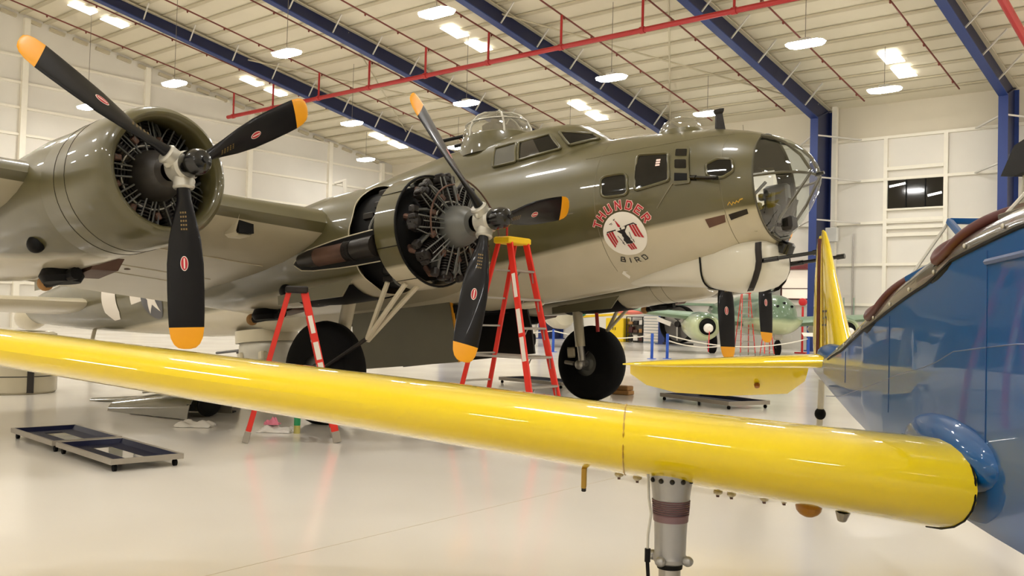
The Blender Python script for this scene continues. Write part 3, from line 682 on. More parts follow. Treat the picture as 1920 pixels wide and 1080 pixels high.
b = MB(); b.prism([Vector((p.x, p.y * .955, p.z * .955)) for p in section(2.7, 32)], (.03, 0, 0)); bpart(b, 'bulkhead', m_liner, smooth=0)
# --- chin turret
def chin_ring(a, kw, zt, zb_):
    return [G(a, kw * math.copysign(abs(math.cos(t)) ** .62, math.cos(t)), (zt + zb_) / 2 + (zt - zb_) / 2 * math.copysign(abs(math.sin(t)) ** .62, math.sin(t))) for t in np.linspace(0, 2 * PI, 40, endpoint=False)]
b = MB(); b.loft([chin_ring(*p) for p in ((.655, .26, -.85, -1.10), (.67, .36, -.78, -1.16), (.72, .42, -.72, -1.24), (.82, .45, -.68, -1.31), (1.0, .46, -.62, -1.345), (1.25, .46, -.60, -1.34), (1.50, .455, -.60, -1.27), (1.56, .44, -.62, -1.22))], 0, True)
m_chin = mat('chin_grey', srgb(208, 203, 186), .32, coat=.3, var=.04); ct = bpart(b, 'chin_turret', m_chin, smooth=50)
b = MB(); b.loft([chin_ring(*p) for p in ((1.55, .445, -.60, -1.245), (1.9, .45, -.65, -1.19), (2.4, .40, -.75, -1.12), (3.0, .28, -.85, -1.05))], 0, True); bpart(b, 'chin_fairing', m_chin, smooth=50)
b = MB(); b.tube([p + (p - G(1.555, 0, -.93)).normalized() * .004 for p in chin_ring(1.555, .452, -.60, -1.255)] + chin_ring(1.555, .452, -.60, -1.255)[:1], .012, 6, 0, False); bpart(b, 'turret_gap', m_mblack, ct)
for sd in (1, -1):
    b = MB(); pts = [(.735, .43, -.76), (.735, .452, -.86), (.735, .456, -1.0), (.76, .452, -1.1), (.82, .435, -1.22), (.90, .38, -1.32), (.96, .30, -1.352)]
    b.loft([[G(a + dx, sd * (r + .006 + ex), u - .006 * (u < -1.2)) for dx, ex in ((-.045, -.012), (-.03, .004), (.03, .004), (.045, -.012))] for a, r, u in pts], 0, False, False)
    bpart(b, 'gun_slot', m_cyl, ct)
    b = MB(); b.tube([G(.80, .40 * sd, -1.0), G(.5, .40 * sd, -.995)], .032, 10); b.tube([G(.55, .40 * sd, -.995), G(-.02, .40 * sd, -.985)], .024, 10); b.tube([G(.05, .40 * sd, -.986), G(-.05, .40 * sd, -.984)], .034, 10)
    bpart(b, 'gun_barrel', m_black, ct)
b = MB(); b.lathe(G(.60, -.1, -.82), (.5, 0, 1), [(-.07, .02), (-.07, .11), (.06, .11), (.09, .08), (.09, .01)], 20); bpart(b, 'sight_cover', m_black, ct)
# --- wings
def naca(t, n=14, camber=.02):
    xs = [(1 - math.cos(PI * i / n)) / 2 for i in range(n + 1)]
    th = lambda x: 5 * t * (.2969 * x ** .5 - .126 * x - .3516 * x * x + .2843 * x ** 3 - .1036 * x ** 4)
    cm = lambda x: camber * 4 * x * (1 - x)
    up = [(x, cm(x) + th(x)) for x in xs]; lo = [(x, cm(x) - th(x)) for x in xs]
    return up[::-1] + lo[1:-1]          # TE -> LE over the top, then LE -> TE underneath
def wing_sec(r):
    le = 5.07 + .149 * (r - 4); c = 5.79 - .21 * r
    if r > 14.6: k = math.sqrt(max(0, 1 - ((r - 14.6) / 1.25) ** 2)); le += c * (1 - k) * .45; c *= max(k, .08)
    t = .175 - .005 * r; ul = -.085 + (r - 5) * .0787
    return le, c, t, ul
def wing(sd):
    b = MB(); rs = [.7, 1.2, 2, 3, 4, 5, 6, 7, 8, 9.5, 11, 12.5, 14, 14.8, 15.3, 15.6, 15.78]; R = []
    for r in rs:
        le, c, t, ul = wing_sec(r); R.append([G(le + x * c, sd * r, ul + y * c - .085 * x * c) for x, y in naca(t)])
    n = len(R[0]); V = [p for q in R for p in q]; b.add(V, [])
    for i in range(len(R) - 1):
        for k in range(n):
            k2 = (k + 1) % n
            b.f.append((i * n + k, i * n + k2, (i + 1) * n + k2, (i + 1) * n + k)); b.m.append(0 if k < 15 else 1)
    b.f.append(tuple((len(R) - 1) * n + k for k in range(n))); b.m.append(0)
    return bpart(b, 'wing', [m_olive, mat('underwing_shaded_grey', srgb(170, 160, 134), .34, coat=.2, var=.12, scale=1.5)], smooth=40)  # underside uses a darker grey with the shade below the wing painted in
wR = wing(1); wL = wing(-1)
# wing root fillet ring and air intake slots
for sd in (1, -1):
    b = MB(); le, c, t, ul = wing_sec(4.85)
    b.loft([[G(le + dx + .10 * (z < 0), sd * (4.85 + x * k), ul - .14 + z * k) for x, z in ((-.10, .13), (.07, .13), (.11, .10), (.11, -.1), (.07, -.13), (-.07, -.13), (-.11, -.1), (-.11, .10))] for dx, k in ((.25, 1.2), (.07, 1.2), (.04, 1.1), (.045, 1.0), (.12, .95))], 0, False)
    o = bpart(b, 'wing_intake', m_grey, wR if sd == 1 else wL); b = MB(); b.box(G(le + .13, sd * 4.85, ul - .14), (.08, .21, .25)); bpart(b, 'intake_throat', m_mblack, o.parent)
# rivets rows under the right wing (raised seam strips)
b = MB()
for fx in (.25, .5, .62):
    P = []
    for r in (3.9, 5, 5.8, 7.4, 8.5, 9.5):
        le, c, t, ul = wing_sec(r); x = fx; th = 5 * t * (.2969 * x ** .5 - .126 * x - .3516 * x * x + .2843 * x ** 3 - .1036 * x ** 4)
        P.append(G(le + x * c, r, ul + (.08 * x * (1 - x) - th) * c - .085 * x * c - .001))
    b.tube(P, .007, 4)
bpart(b, 'panel_seam', m_cream, wR)
b = MB()
for r, x in ((5.0, .55), (7.6, .62), (8.6, .4), (5.5, .3), (4.4, .45)):
    le, c, t, ul = wing_sec(r); th = 5 * t * (.2969 * x ** .5 - .126 * x - .3516 * x * x + .2843 * x ** 3 - .1036 * x ** 4)
    b.ell(G(le + x * c, r, ul + (.08 * x * (1 - x) - th) * c - .085 * x * c), (.05, .045, .012), 10, 6)
bpart(b, 'inspection_hole', m_rust, wR)
# --- tail
def surf(P0, P1, t, n=10):      # P = (a_le, r, u, chord) sections
    b = MB(); R = []
    for s_ in (P0, P1) if not isinstance(P0, list) else P0:
        a, r, u, c, vert = s_
        R.append([G(a + x * c, r + (y * c if vert else 0), u + (0 if vert else y * c)) for x, y in naca(t, n, 0)])
    b.loft(R, 0, True); return b
for sd in (1, -1):
    bpart(surf([(17.55, .3 * sd, .12, 2.95, 0), (17.55, 2.0 * sd, .14, 2.75, 0), (17.6, 4.5 * sd, .16, 2.7, 0), (17.75, 6.0 * sd, .18, 1.7, 0), (18.2, 6.5 * sd, .18, .7, 0)], None, .11), 'tailplane', m_grey, smooth=40)
bpart(surf([(13.6, 0, .9, 8.4, 1), (16.3, 0, 1.6, 5.7, 1), (17.6, 0, 2.6, 4.2, 1), (18.4, 0, 3.8, 2.9, 1), (19.2, 0, 4.4, 1.6, 1)], None, .07), 'tail_fin', m_olive, smooth=40)
b = MB(); b.ell(G(22.2, 0, .2), (.75, .34, .36), 20, 12); bpart(b, 'tail_turret', m_grey, smooth=60)
b = MB(); b.tube([G(18.6, 0, -.3), G(19.0, 0, -1.05)], .05, 8, 1); b.lathe(G(19.05, -.11, -1.18), (0, 1, 0), [(0, .1), (.0, .24), (.05, .3), (.17, .3), (.22, .24), (.22, .1)], 24, 0); bpart(b, 'tail_wheel', [m_rubber, m_grey])
# ball turret
b = MB(); b.ell(G(11.6, 0, -1.42), (.56, .56, .56), 28, 18); bt = bpart(b, 'ball_turret', m_alloy, smooth=60)
b = MB(); b.lathe(G(11.6, 0, -1.12), (0, 0, 1), [(-.14, .56), (-.14, .62), (.1, .62)], 30); 
for t in (0.5, 1.5, 2.5, 3.5, 4.5, 5.5):
    b.box(G(11.6, .0, -1.42) + Vector((math.cos(t) * .53, math.sin(t) * .53, -.12)), (.16, .16, .18), 0, None, .03)
bpart(b, 'turret_frame', m_grey, bt)
b = MB()
for sg in (-1, 1): b.tube([G(11.9, .25 * sg, -1.38), G(13.0, .25 * sg, -1.38)], .028, 8)
b.ell(G(11.95, .35, -1.15), (.1, .1, .1), 10, 8); bpart(b, 'gun_barrel', m_black, bt)
# --- nacelles
def nring(a, r0, u0, R, n=40, sq=1.0):
    return [G(a, r0 + R * math.sin(t), u0 + (R if math.cos(t) > 0 else R * sq) * math.cos(t)) for t in np.linspace(0, 2 * PI, n, endpoint=False)]
NAC = {}
def nacelle(sd, inner):
    r0, u0, ah = (3.10, -.405, 2.957) if inner else (6.61, -.09, 3.777)
    r0 *= sd; mt = m_nac3 if inner else m_nac4
    b = MB()
    if inner and sd == 1:
        prof = [(4.60, .715), (5.0, .74), (5.6, .74), (6.2, .70), (7.0, .60), (8.0, .45), (9.0, .2)]
    elif inner: prof = [(4.2, .70), (5.0, .74), (5.6, .74), (6.2, .70), (7.0, .60), (8.0, .45), (9.0, .2)]
    else: prof = [(5.20, .695), (5.26, .70), (5.7, .71), (6.3, .70), (7.0, .64), (7.6, .55), (8.4, .40), (9.2, .15)]
    b.loft([nring(a, r0, u0 - .085 * max(0, a - 6.0), R) for a, R in prof], 0)
    ns = bpart(b, 'nacelle', mt, smooth=50)
    return ns, r0, u0, ah
def cowling(sd, inner, r0, u0, a0):
    b = MB(); pr = [(.50, .60), (.12, .535), (.05, .54), (.01, .565), (-.005, .60), (.02, .635), (.08, .665), (.2, .69), (.5, .705), (.9, .705), (1.22, .70), (1.22, .66)]
    b.loft([nring(a0 + t, r0, u0, R, 56) for t, R in pr], 0)
    o = bpart(b, 'cowling', m_nac4 if not inner else m_nac3, smooth=40)
    b = MB(); b.tube(nring(a0 + .92, r0, u0, .706, 56) + nring(a0 + .92, r0, u0, .706, 56)[:1], .003, 5, 0, False)
    b.tube(nring(a0 + .70, r0, u0, .706, 56) + nring(a0 + .70, r0, u0, .706, 56)[:1], .003, 5, 0, False); bpart(b, 'cowl_seam', m_cyl, o)
    return o
cyl_me = rod_me = None
def engine(r0, u0, a0, back, case=None):
    global cyl_me, rod_me
    b = MB(); o = G(a0, r0, u0)
    b.lathe(o, (-1, 0, 0), [(-.42, .10), (-.40, .16), (-.30, .235), (-.16, .265), (-.06, .27), (-.04, .31), (.02, .31), (.04, .26), (.30, .26), (.32, .05)], 36)
    b.lathe(o, (-1, 0, 0), [(.20, .26), (.26, .45), (back, .60), (back + .02, .01)], 36, 1)
    e = b.build('engine', [case or m_case, m_mblack], bomber, 30, tuple(Vector(OFF) + o)); 
    # mesh was built around o: shift back so its origin is the shaft
    e.data.transform(Matrix.Translation(-o))
    for k in range(9):
        if cyl_me is None:
            b = MB()
            for i in range(9): z = .26 + .035 * i; b.lathe((0, 0, z), (0, 0, 1), [(0, .085), (0, .112), (.014, .112), (.014, .085)], 16)
            b.lathe((0, 0, .24), (0, 0, 1), [(0, .078), (.34, .078)], 14)
            b.lathe((0, 0, .575), (0, 0, 1), [(0, .10), (.02, .105), (.06, .10), (.09, .06), (.09, .01)], 14)
            for sx in (-1, 1): b.box((.03, .065 * sx, .655), (.12, .06, .06), 0, None, .012)
            b.tube([(-.05, .07, .60), (-.14, .10, .60), (-.24, .10, .50)], .035, 8, 1)
            b.box((-.02, .155, .42), (.10, .015, .34), 2); b.box((.0, .16, .60), (.10, .10, .12), 0, None, .02); b.tube([(.04, .15, .30), (.07, .17, .45), (.02, .15, .62)], .018, 6, 2); b.box((.09, .14, .37), (.05, .07, .09), 1, None, .012); b.tube([(.10, -.12, .26), (.12, -.14, .5), (.06, -.08, .66)], .008, 5, 2)
            c = b.build('cylinder', [m_cyl, m_rust, m_case], e); cyl_me = c.data
            b = MB()
            for sx in (-1, 1): b.tube([(.17, .05 * sx, .22), (.11, .075 * sx, .63)], .010, 8)
            b.tube([(.20, .0, .28), (.16, .0, .60)], .006, 5)
            d = b.build('pushrod_tubes', m_case, e); rod_me = d.data
        else: c = link('cylinder', cyl_me, e); d = link('pushrod_tubes', rod_me, e)
        c.rotation_euler = d.rotation_euler = (2 * PI * (k + .2) / 9, 0, 0)
    b = MB(); b.lathe((.06, 0, 0), (1, 0, 0), [(0, .335), (.03, .335), (.03, .32), (0, .32)], 36); bo = b.build('ignition_ring', m_alloy, e)
    return e
# propellers
blade_me = None
def blade_mesh():
    b = MB(); tab = [(.12, .13, .13, 60), (.22, .125, .12, 58), (.34, .15, .09, 52), (.5, .215, .065, 44), (.72, .295, .05, 36), (.95, .335, .04, 30), (1.2, .34, .032, 26), (1.42, .335, .026, 23), (1.555, .325, .022, 21), (1.56, .325, .022, 21), (1.66, .295, .018, 20), (1.72, .24, .014, 19), (1.755, .16, .01, 19), (1.765, .06, .006, 19)]
    R = []
    for rho, c, t, be in tab:
        be = rad(be); ch = Vector((math.sin(be), math.cos(be), 0)); nm = Vector((math.cos(be), -math.sin(be), 0)); ring = []
        for i in range(20):
            th = 2 * PI * i / 20; x = math.cos(th); y = math.sin(th); k = 1 if rho < .3 else .72
            ring.append(Vector((0, 0, -rho)) + ch * (c / 2 * x) + nm * (t / 2 * math.copysign(abs(y) ** (1 if rho < .3 else .9), y) * (1.3 if y > 0 else .7) * (1 - .35 * max(0, -x) if rho > .3 else 1)))
        R.append(ring)
    n = 20; b.add([p for r in R for p in r], [])
    for i in range(len(R) - 1):
        for k in range(n): b.f.append((i * n + k, i * n + (k + 1) % n, (i + 1) * n + (k + 1) % n, (i + 1) * n + k)); b.m.append(1 if tab[i][0] > 1.557 else 0)
    b.f.append(tuple((len(R) - 1) * n + k for k in range(n))); b.m.append(1)
    b.f.append(tuple(range(n - 1, -1, -1))); b.m.append(0)
    def at(rho, x, off):      # point on the front face
        be = rad(float(np.interp(rho, [t[0] for t in tab], [t[3] for t in tab]))); th = float(np.interp(rho, [t[0] for t in tab], [t[2] for t in tab])); c = float(np.interp(rho, [t[0] for t in tab], [t[1] for t in tab]))
        ch = Vector((math.sin(be), math.cos(be), 0)); nm = Vector((math.cos(be), -math.sin(be), 0)); xx = 2 * x / c
        return Vector((0, 0, -rho)) + ch * x + nm * (th / 2 * 1.3 * (max(0, 1 - xx * xx)) ** .45 + off)
    for k, (sx, sz, mi, off) in enumerate(((.036, .072, 4, .003), (.030, .064, 3, .005))):
        b.add([at(.95 + sz * math.sin(2 * PI * i / 20), -.01 + sx * math.cos(2 * PI * i / 20), off) for i in range(20)], [tuple(range(20))], mi)
    b.add([at(.95 + z, -.01 + x, .0065) for x, z in ((-.006, -.05), (.006, -.05), (.006, .05), (-.006, .05))], [(0, 1, 2, 3)], 4)
    for i in range(5):
        for j in range(3): b.add([at(.46 + .04 * i + z, .0 + .022 * (j - 1) + x, .003) for x, z in ((-.007, -.010), (.007, -.010), (.007, .008), (-.007, .008))], [(0, 1, 2, 3)], 2)
    return b
def propeller(r0, u0, ah, ph):
    global blade_me
    o = G(ah, r0, u0); b = MB()
    b.lathe((0, 0, 0), (1, 0, 0), [(-.13, .03), (-.13, .10), (-.10, .145), (.07, .145), (.10, .12), (.12, .11)], 28)
    for k in range(3):
        t = ph + 2 * PI * k / 3; d = Vector((0, math.sin(t), -math.cos(t))); b.tube([d * .05, d * .17, d * .20, d * .22], [.10, .098, .105, .09], 18)
        d2 = Vector((0, math.sin(t + .5), -math.cos(t + .5))); b.ell(tuple(d2 * .16), (.045, .045, .045), 8, 6)
    hub = b.build('propeller', m_alloy, bomber, 30, tuple(Vector(OFF) + o))
    b = MB(); b.lathe((.10, 0, 0), (1, 0, 0), [(0, .122), (.02, .132), (.15, .130), (.20, .118), (.235, .095), (.255, .05), (.26, .03), (.29, .028), (.29, .001)], 28); b.build('hub_dome', m_black, hub)
    for k in range(3):
        if blade_me is None: bl = blade_mesh().build('blade', [m_blade, m_tip, mat('stencil_dim', srgb(120, 98, 52), .5), m_red, m_label], hub, 50); blade_me = bl.data
        else: bl = link('blade', blade_me, hub)
        bl.rotation_euler = (ph + 2 * PI * k / 3, 0, 0)
    return hub
for sd, inner, ph in ((1, False, rad(-.1)), (1, True, rad(-18.2)), (-1, True, rad(-4)), (-1, False, rad(-7))):
    ns, r0, u0, ah = nacelle(sd, inner)
    propeller(r0, u0, ah, ph)
    a_eng = ah + (.62 if (inner and sd == 1) else .66)
    engine(r0, u0, a_eng, .5 if not (inner and sd == 1) else .42, None if inner else mat('case_dark', srgb(66, 62, 58), .4, metal=.3, var=.2, scale=5))
    if not (inner and sd == 1): cowling(sd, inner, r0, u0, ah + .25)
# open right inner nacelle: cowl band, gap, exhaust duct, supports
r0, u0 = 3.10, -.405
b = MB(); b.loft([nring(a, r0, u0, R, 56) for a, R in ((3.80, .68), (3.80, .712), (4.16, .715), (4.16, .68), (3.80, .68))]); band = bpart(b, 'cowl_band', camo('band_paint', OLIVE, NGREY, -.86, 0, .02, .05), smooth=40)
b = MB(); b.tube(nring(3.80, r0, u0, .70, 56) + nring(3.80, r0, u0, .70, 56)[:1], .016, 6, 0, False)
for t in (.9, 1.9, 2.6, 4.0): b.tube([G(a, r0 + .716 * math.sin(t), u0 + .716 * math.cos(t)) for a in (3.80, 4.16)], .005, 4)
bpart(b, 'band_edge', m_mblack, band)
b = MB(); b.loft([nring(a, r0, u0, R, 40) for a, R in ((3.95, .10), (3.96, .60), (4.66, .63))])
for i in range(26):
    t = 2 * PI * i / 26; R = .62
    b.box(G(4.25 + .12 * ((i * 7) % 3 - 1), r0 + R * math.sin(t), u0 + R * math.cos(t)), (.10 + .04 * (i % 3), .09, .09), 1 if i % 3 else 2, None, .015)
b.tube([G(4.2 + .1 * math.sin(5 * t), r0 + .66 * math.sin(t), u0 + .66 * math.cos(t)) for t in np.linspace(0, 6.2, 60)], .018, 6, 2); bpart(b, 'accessory_bay', [m_mblack, m_cyl, m_case])
# nacelle front lip (ragged flange)
b = MB()
b.tube([G(4.60 + .02 * math.sin(9 * t), r0 + .72 * math.sin(t), u0 + .715 * math.cos(t)) for t in np.linspace(0, 2 * PI, 90)], .007, 5, 0, False); bpart(b, 'nacelle_lip', m_grey)
def nacpt(a, th, off=0.0):
    R = float(np.interp(a, [4.6, 5, 5.6, 6.2, 7], [.715, .74, .74, .70, .60])) + off; return G(a, r0 + R * math.sin(th), u0 - .085 * max(0, a - 6) + R * math.cos(th))
b = MB(); TOPS = [(5.74, 1.86), (5.60, 1.76), (5.40, 1.68), (4.9, 1.61), (4.6, 1.58), (4.17, 1.56)]; BOT = [(5.74, 1.90), (5.62, 2.01), (5.40, 2.05), (4.9, 2.09), (4.6, 2.11), (4.17, 2.11)]
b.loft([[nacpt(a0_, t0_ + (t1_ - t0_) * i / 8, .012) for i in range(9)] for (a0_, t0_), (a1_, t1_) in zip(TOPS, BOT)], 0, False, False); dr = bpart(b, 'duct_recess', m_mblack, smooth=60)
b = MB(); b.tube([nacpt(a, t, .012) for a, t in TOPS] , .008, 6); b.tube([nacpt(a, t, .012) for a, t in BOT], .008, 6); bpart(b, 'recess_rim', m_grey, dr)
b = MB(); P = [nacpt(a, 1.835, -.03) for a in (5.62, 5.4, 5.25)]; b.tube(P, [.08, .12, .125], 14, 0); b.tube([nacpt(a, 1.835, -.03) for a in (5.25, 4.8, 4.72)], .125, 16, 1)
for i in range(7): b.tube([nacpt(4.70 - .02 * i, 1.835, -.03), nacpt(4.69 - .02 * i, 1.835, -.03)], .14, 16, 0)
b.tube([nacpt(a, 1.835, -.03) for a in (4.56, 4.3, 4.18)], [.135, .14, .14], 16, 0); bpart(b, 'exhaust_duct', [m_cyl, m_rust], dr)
# prop-cable hoops in front of the open engine
b = MB(); b.tube([G(3.30 + .1 * math.cos(t), r0 + .62 * math.sin(t), u0 + .62 * math.cos(t)) for t in np.linspace(-2.2, -.1, 24)], .012, 6); b.tube([G(3.4, r0 + .5 * math.sin(t), u0 + .52 * math.cos(t)) for t in np.linspace(.1, 1.9, 24)], .011, 6); bpart(b, 'ignition_loom', m_rust)
# supercharger fittings below the nacelles
for sd, rr, aa in ((1, 6.61, 6.3), (1, 3.1, 7.3), (-1, 3.1, 7.3), (-1, 6.61, 6.3)):
    uu = -.84 if rr > 5 else -1.12
    b = MB(); b.prism([G(aa + x, rr * sd - .16, uu + z) for x, z in ((-.5, .14), (.5, .14), (.45, .05), (.1, -.02), (-.35, .02))], (0, .32, 0), 1); b.lathe(G(aa, rr * sd, uu), (0, 0, 1), [(-.1, .02), (-.1, .2), (-.03, .24), (.06, .2)], 20, 0); b.tube([G(aa - .35, rr * sd, uu - .03), G(aa + .35, rr * sd, uu - .06)], [.07, .06], 10, 0); b.ell(G(aa + .4, rr * sd, uu - .06), (.09, .09, .09), 10, 8, 2)
    bpart(b, 'turbo_fitting', [m_mblack, m_rust, m_wood])
b = MB(); b.ell(G(5.82, 7.10, -.60), (.12, .09, .10), 14, 10); bpart(b, 'exhaust_stub', m_mblack)
b = MB(); b.ell(G(6.15, 3.62, -.93), (.14, .09, .10), 14, 10); bpart(b, 'exhaust_stub', m_mblack)
# --- main gear
for sd in (1, -1):
    ax = Vector((0, 1, 0)); o = G(5.91, 3.215 * sd, -2.07)
    b = MB(); prof = [(-.20, .24), (-.205, .40), (-.22, .50), (-.20, .62), (-.13, .69), (0, .715), (.13, .69), (.20, .62), (.22, .50), (.205, .40), (.20, .24)]
    b.lathe((0, 0, 0), ax, prof, 48, 0); wh_ = b.build('main_wheel', m_rubber, bomber, 40, tuple(Vector(OFF) + o))
    b = MB(); b.lathe((0, 0, 0), ax, [(-.18, .02), (-.18, .10), (-.14, .14), (-.12, .36), (-.20, .40), (.20, .40), (.12, .36), (.14, .14), (.18, .10), (.18, .02)], 40); b.build('wheel_hub', m_case, wh_)
    ir = 3.215 * sd + .30 * (1 if sd == -1 else -1)
    b = MB(); top = G(5.95 if sd == -1 else 5.6, ir, -.85)
    b.tube([top, G(5.93, ir, -1.75)], .095, 14); b.tube([G(5.93, ir, -1.7), G(5.91, ir, -2.02)], .07, 14, 1); b.tube([G(5.91, ir, -2.07), G(5.91, 3.215 * sd, -2.07)], .06, 12, 1)
    b.ell(G(5.97, ir, -2.09), (.1, .09, .1), 12, 8, 1); b.tube([G(6.1, ir, -2.06), G(6.3, ir, -2.02)], .04, 8, 1); b.box(G(6.15, ir, -1.85), (.18, .06, .2), 0, None, .03)
    bpart(b, 'oleo_leg', [m_grey, m_steel])
    for p_, q_ in ((((4.34, 3.45, -1.0), (4.70, 3.5, -1.68)), ((4.05, 3.42, -1.05), (4.72, 3.5, -1.70)), ((3.98, 3.28, -1.08), (4.76, 3.46, -1.72))) if sd == 1 else (((4.66, -3.2, -.85), (5.54, -3.2, -1.53)), ((5.15, -3.2, -1.0), (5.50, -3.2, -1.50)))):
        b = MB(); b.bar(G(*p_), G(*q_), .05, .06, 0, (0, 1, 0), .01); bpart(b, 'drag_strut', m_grey)
    b = MB(); b.tube([G(4.70, 3.5, -1.68), G(5.7, 3.42, -2.02)] if sd == 1 else [G(5.5, -3.2, -1.5), G(5.95, -3.0, -1.95)], .028, 8); bpart(b, 'drag_link', m_cyl)
    # wheel bay under the nacelle
    b = MB(); PT = []
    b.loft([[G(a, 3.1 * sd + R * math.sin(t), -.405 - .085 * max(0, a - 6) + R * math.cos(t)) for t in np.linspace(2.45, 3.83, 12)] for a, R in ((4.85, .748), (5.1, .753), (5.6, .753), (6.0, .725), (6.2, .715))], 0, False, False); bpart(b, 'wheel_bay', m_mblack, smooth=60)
    b = MB(); b.prism([G(a, 3.1 * sd + .64, u) for a, u in ((4.7, -.93), (6.2, -1.0), (6.2, -1.12), (4.9, -1.14))], (0, .03, 0)); bpart(b, 'bay_flap', m_door, smooth=0)
b = MB(); b.tube([G(5.57, -3.0, -.82), G(5.57, -3.0, -1.5)], .035, 8); bpart(b, 'red_lock_strut', m_pipe)
# --- bomb bay doors
for sd in (1, -1):
    b = MB(); P = [(5.98, -1.0), (5.92, -1.4), (5.86, -1.98), (8.30, -1.97), (8.34, -.98)] if sd == 1 else [(5.35, -1.0), (5.25, -1.5), (5.22, -1.90), (8.3, -1.95), (8.34, -.98)]
    b.prism([G(a, sd * .58, u) for a, u in P], (0, .04, 0)); o = bpart(b, 'bay_door', m_door if sd == 1 else m_cyl, smooth=0)
    b = MB(); q = P[:3]
    for (a0, v0), (a1, v1) in zip(q, q[1:]): b.bar(G(a0 - .01, sd * .58 - .03, v0), G(a1 - .01, sd * .58 - .03, v1), .05, .03, 0, (0, 1, 0))
    if sd == 1: bpart(b, 'door_edge', m_tip, o, 0)
b = MB(); b.box(G(7.1, 0, -1.13), (2.9, 1.1, .12)); bpart(b, 'bomb_bay', m_mblack, smooth=0)
b = MB(); b.ell(G(4.6, .25, -1.18), (.28, .11, .06), 16, 8); bpart(b, 'belly_fairing', m_cream)
# ================================================================== BLUE AND YELLOW TRAINER (local x = towards its left wing, y = aft, z = up)
tr = thing('trainer', 'blue open-cockpit trainer plane with long yellow wing across the front', 'airplane', (2.16, 3.25, 0), math.atan2(-.15, .989))
def tz(xs, ys): return lambda a: float(np.interp(a, xs, ys))
t_hw = tz([-2.6, -1.2, 1.0, 2.2, 3.5, 4.8, 5.6, 6.2], [.40, .46, .46, .43, .33, .2, .11, .05])
t_edge = tz([-2.6, -1.0, -.2, .45, .73, 1.28, 2.03, 3.21, 4.6, 5.6, 6.2], [1.72, 1.90, 1.87, 1.81, 1.735, 1.655, 1.53, 1.36, 1.23, 1.16, 1.12])
t_top = tz([-2.6, -1.0, 0, .9, 1.6, 2.18, 2.67, 3.22, 4.2, 5.2, 6.2], [1.88, 2.04, 2.03, 1.965, 1.85, 1.715, 1.63, 1.53, 1.37, 1.28, 1.19])
t_bot = tz([-2.6, -1.2, 0, 1.1, 3.25, 5.06, 6.2], [.95, .80, .78, .78, .86, .98, 1.06])
ND = 40
PITS = ((.60, .32, .452), (1.98, .34, .43))
def t_sec(a):
    hw, ze, zt, zb = t_hw(a), t_edge(a), t_top(a), t_bot(a); P = []
    for i in range(ND + 1): x = hw * math.cos(PI * i / ND); P.append((x, a, ze + (zt - ze) * math.sin(PI * i / ND) ** .9))
    c = min(.2, hw * .6) if a > 1.6 else .06
    P += [(-hw, a, zb + (ze - zb) * .6), (-hw, a, zb + c * 1.3), (-hw + c * .3, a, zb + c * .35), (-hw + c, a, zb), (hw - c, a, zb), (hw - c * .3, a, zb + c * .35), (hw, a, zb + c * 1.3), (hw, a, zb + (ze - zb) * .6)]
    return P
def t_deck(x, a, off=0.0):
    hw, ze, zt = t_hw(a), t_edge(a), t_top(a); k = max(-1, min(1, x / hw)); return Vector((x, a, ze + (zt - ze) * (1 - k * k) ** .45 + off))
b = MB(); sts = [-2.6, -2, -1.2, -.6, -.2, 0] + [.12 + .04 * i for i in range(62)] + [2.8, 3.21, 3.8, 4.4, 5.0, 5.6, 6.2]; R = [t_sec(a) for a in sts]; n = len(R[0])
b.add([p for q in R for p in q], [])
for i in range(len(R) - 1):
    for k in range(n):
        am = (sts[i] + sts[i + 1]) / 2; xm = (R[i][k][0] + R[i][(k + 1) % n][0]) / 2
        if k < ND and any((abs(xm / q[2]) ** 3.3 + abs((am - q[0]) / q[1]) ** 3.3) < 1 for q in PITS): continue
        b.f.append((i * n + k, i * n + (k + 1) % n, (i + 1) * n + (k + 1) % n, (i + 1) * n + k)); b.m.append(1 if (k < ND and sts[i] < 4.3) else 0)
b.f.append(tuple(range(n))); b.m.append(0); b.f.append(tuple((len(R) - 1) * n + k for k in range(n))); b.m.append(0)
tf = b.build('fuselage', [m_blue, m_deck], tr, 40)
b = MB()
for sg in (1, -1):
    b.tube([(t_hw(a) * sg * 1.003, a, t_edge(a)) for a in np.linspace(-2.5, 4.3, 40)], .008, 5)
b.build('deck_moulding', m_mblack, tf)
b = MB()
b.ell((0, 0, 0), (.007, .010, .010), 8, 6); fm = None
for i in range(10):
    a = -.1 + .40 * i
    fo = b.build('fastener', m_alloy, tf) if fm is None else link('fastener', fm, tf)
    fm = fo.data; fo.location = (-t_hw(a) - .002, a, t_edge(a) + .03)
b = MB()
b.tube([(-t_hw(a) - .000, a, t_edge(a) - .38 + .02 * a) for a in np.linspace(-2, 4.4, 30)], .0025, 4); 
for a in (.05, 1.5, 3.0): b.tube([(-t_hw(a) - .001, a, z) for z in np.linspace(t_edge(a) - .03, t_bot(a) + .3, 8)], .002, 4)
b.tube([(-t_hw(a) - .004, a, 1.78 - .02 * (a + .2)) for a in np.linspace(-1.4, .05, 8)], .012, 6)
b.build('panel_seam', mat('blue_seam', srgb(6, 58, 118), .3), tf)
b = MB()
for y, z in ((1.15, .98), (1.0, 1.0), (.75, 1.03)): b.ell((-t_hw(y) - .01, y, z + .02), (.02, .03, .03), 10, 8)
b.ell((-.44, .50, 1.04), (.10, .60, .14), 24, 14); b.build('root_fairing', m_blue, tf)
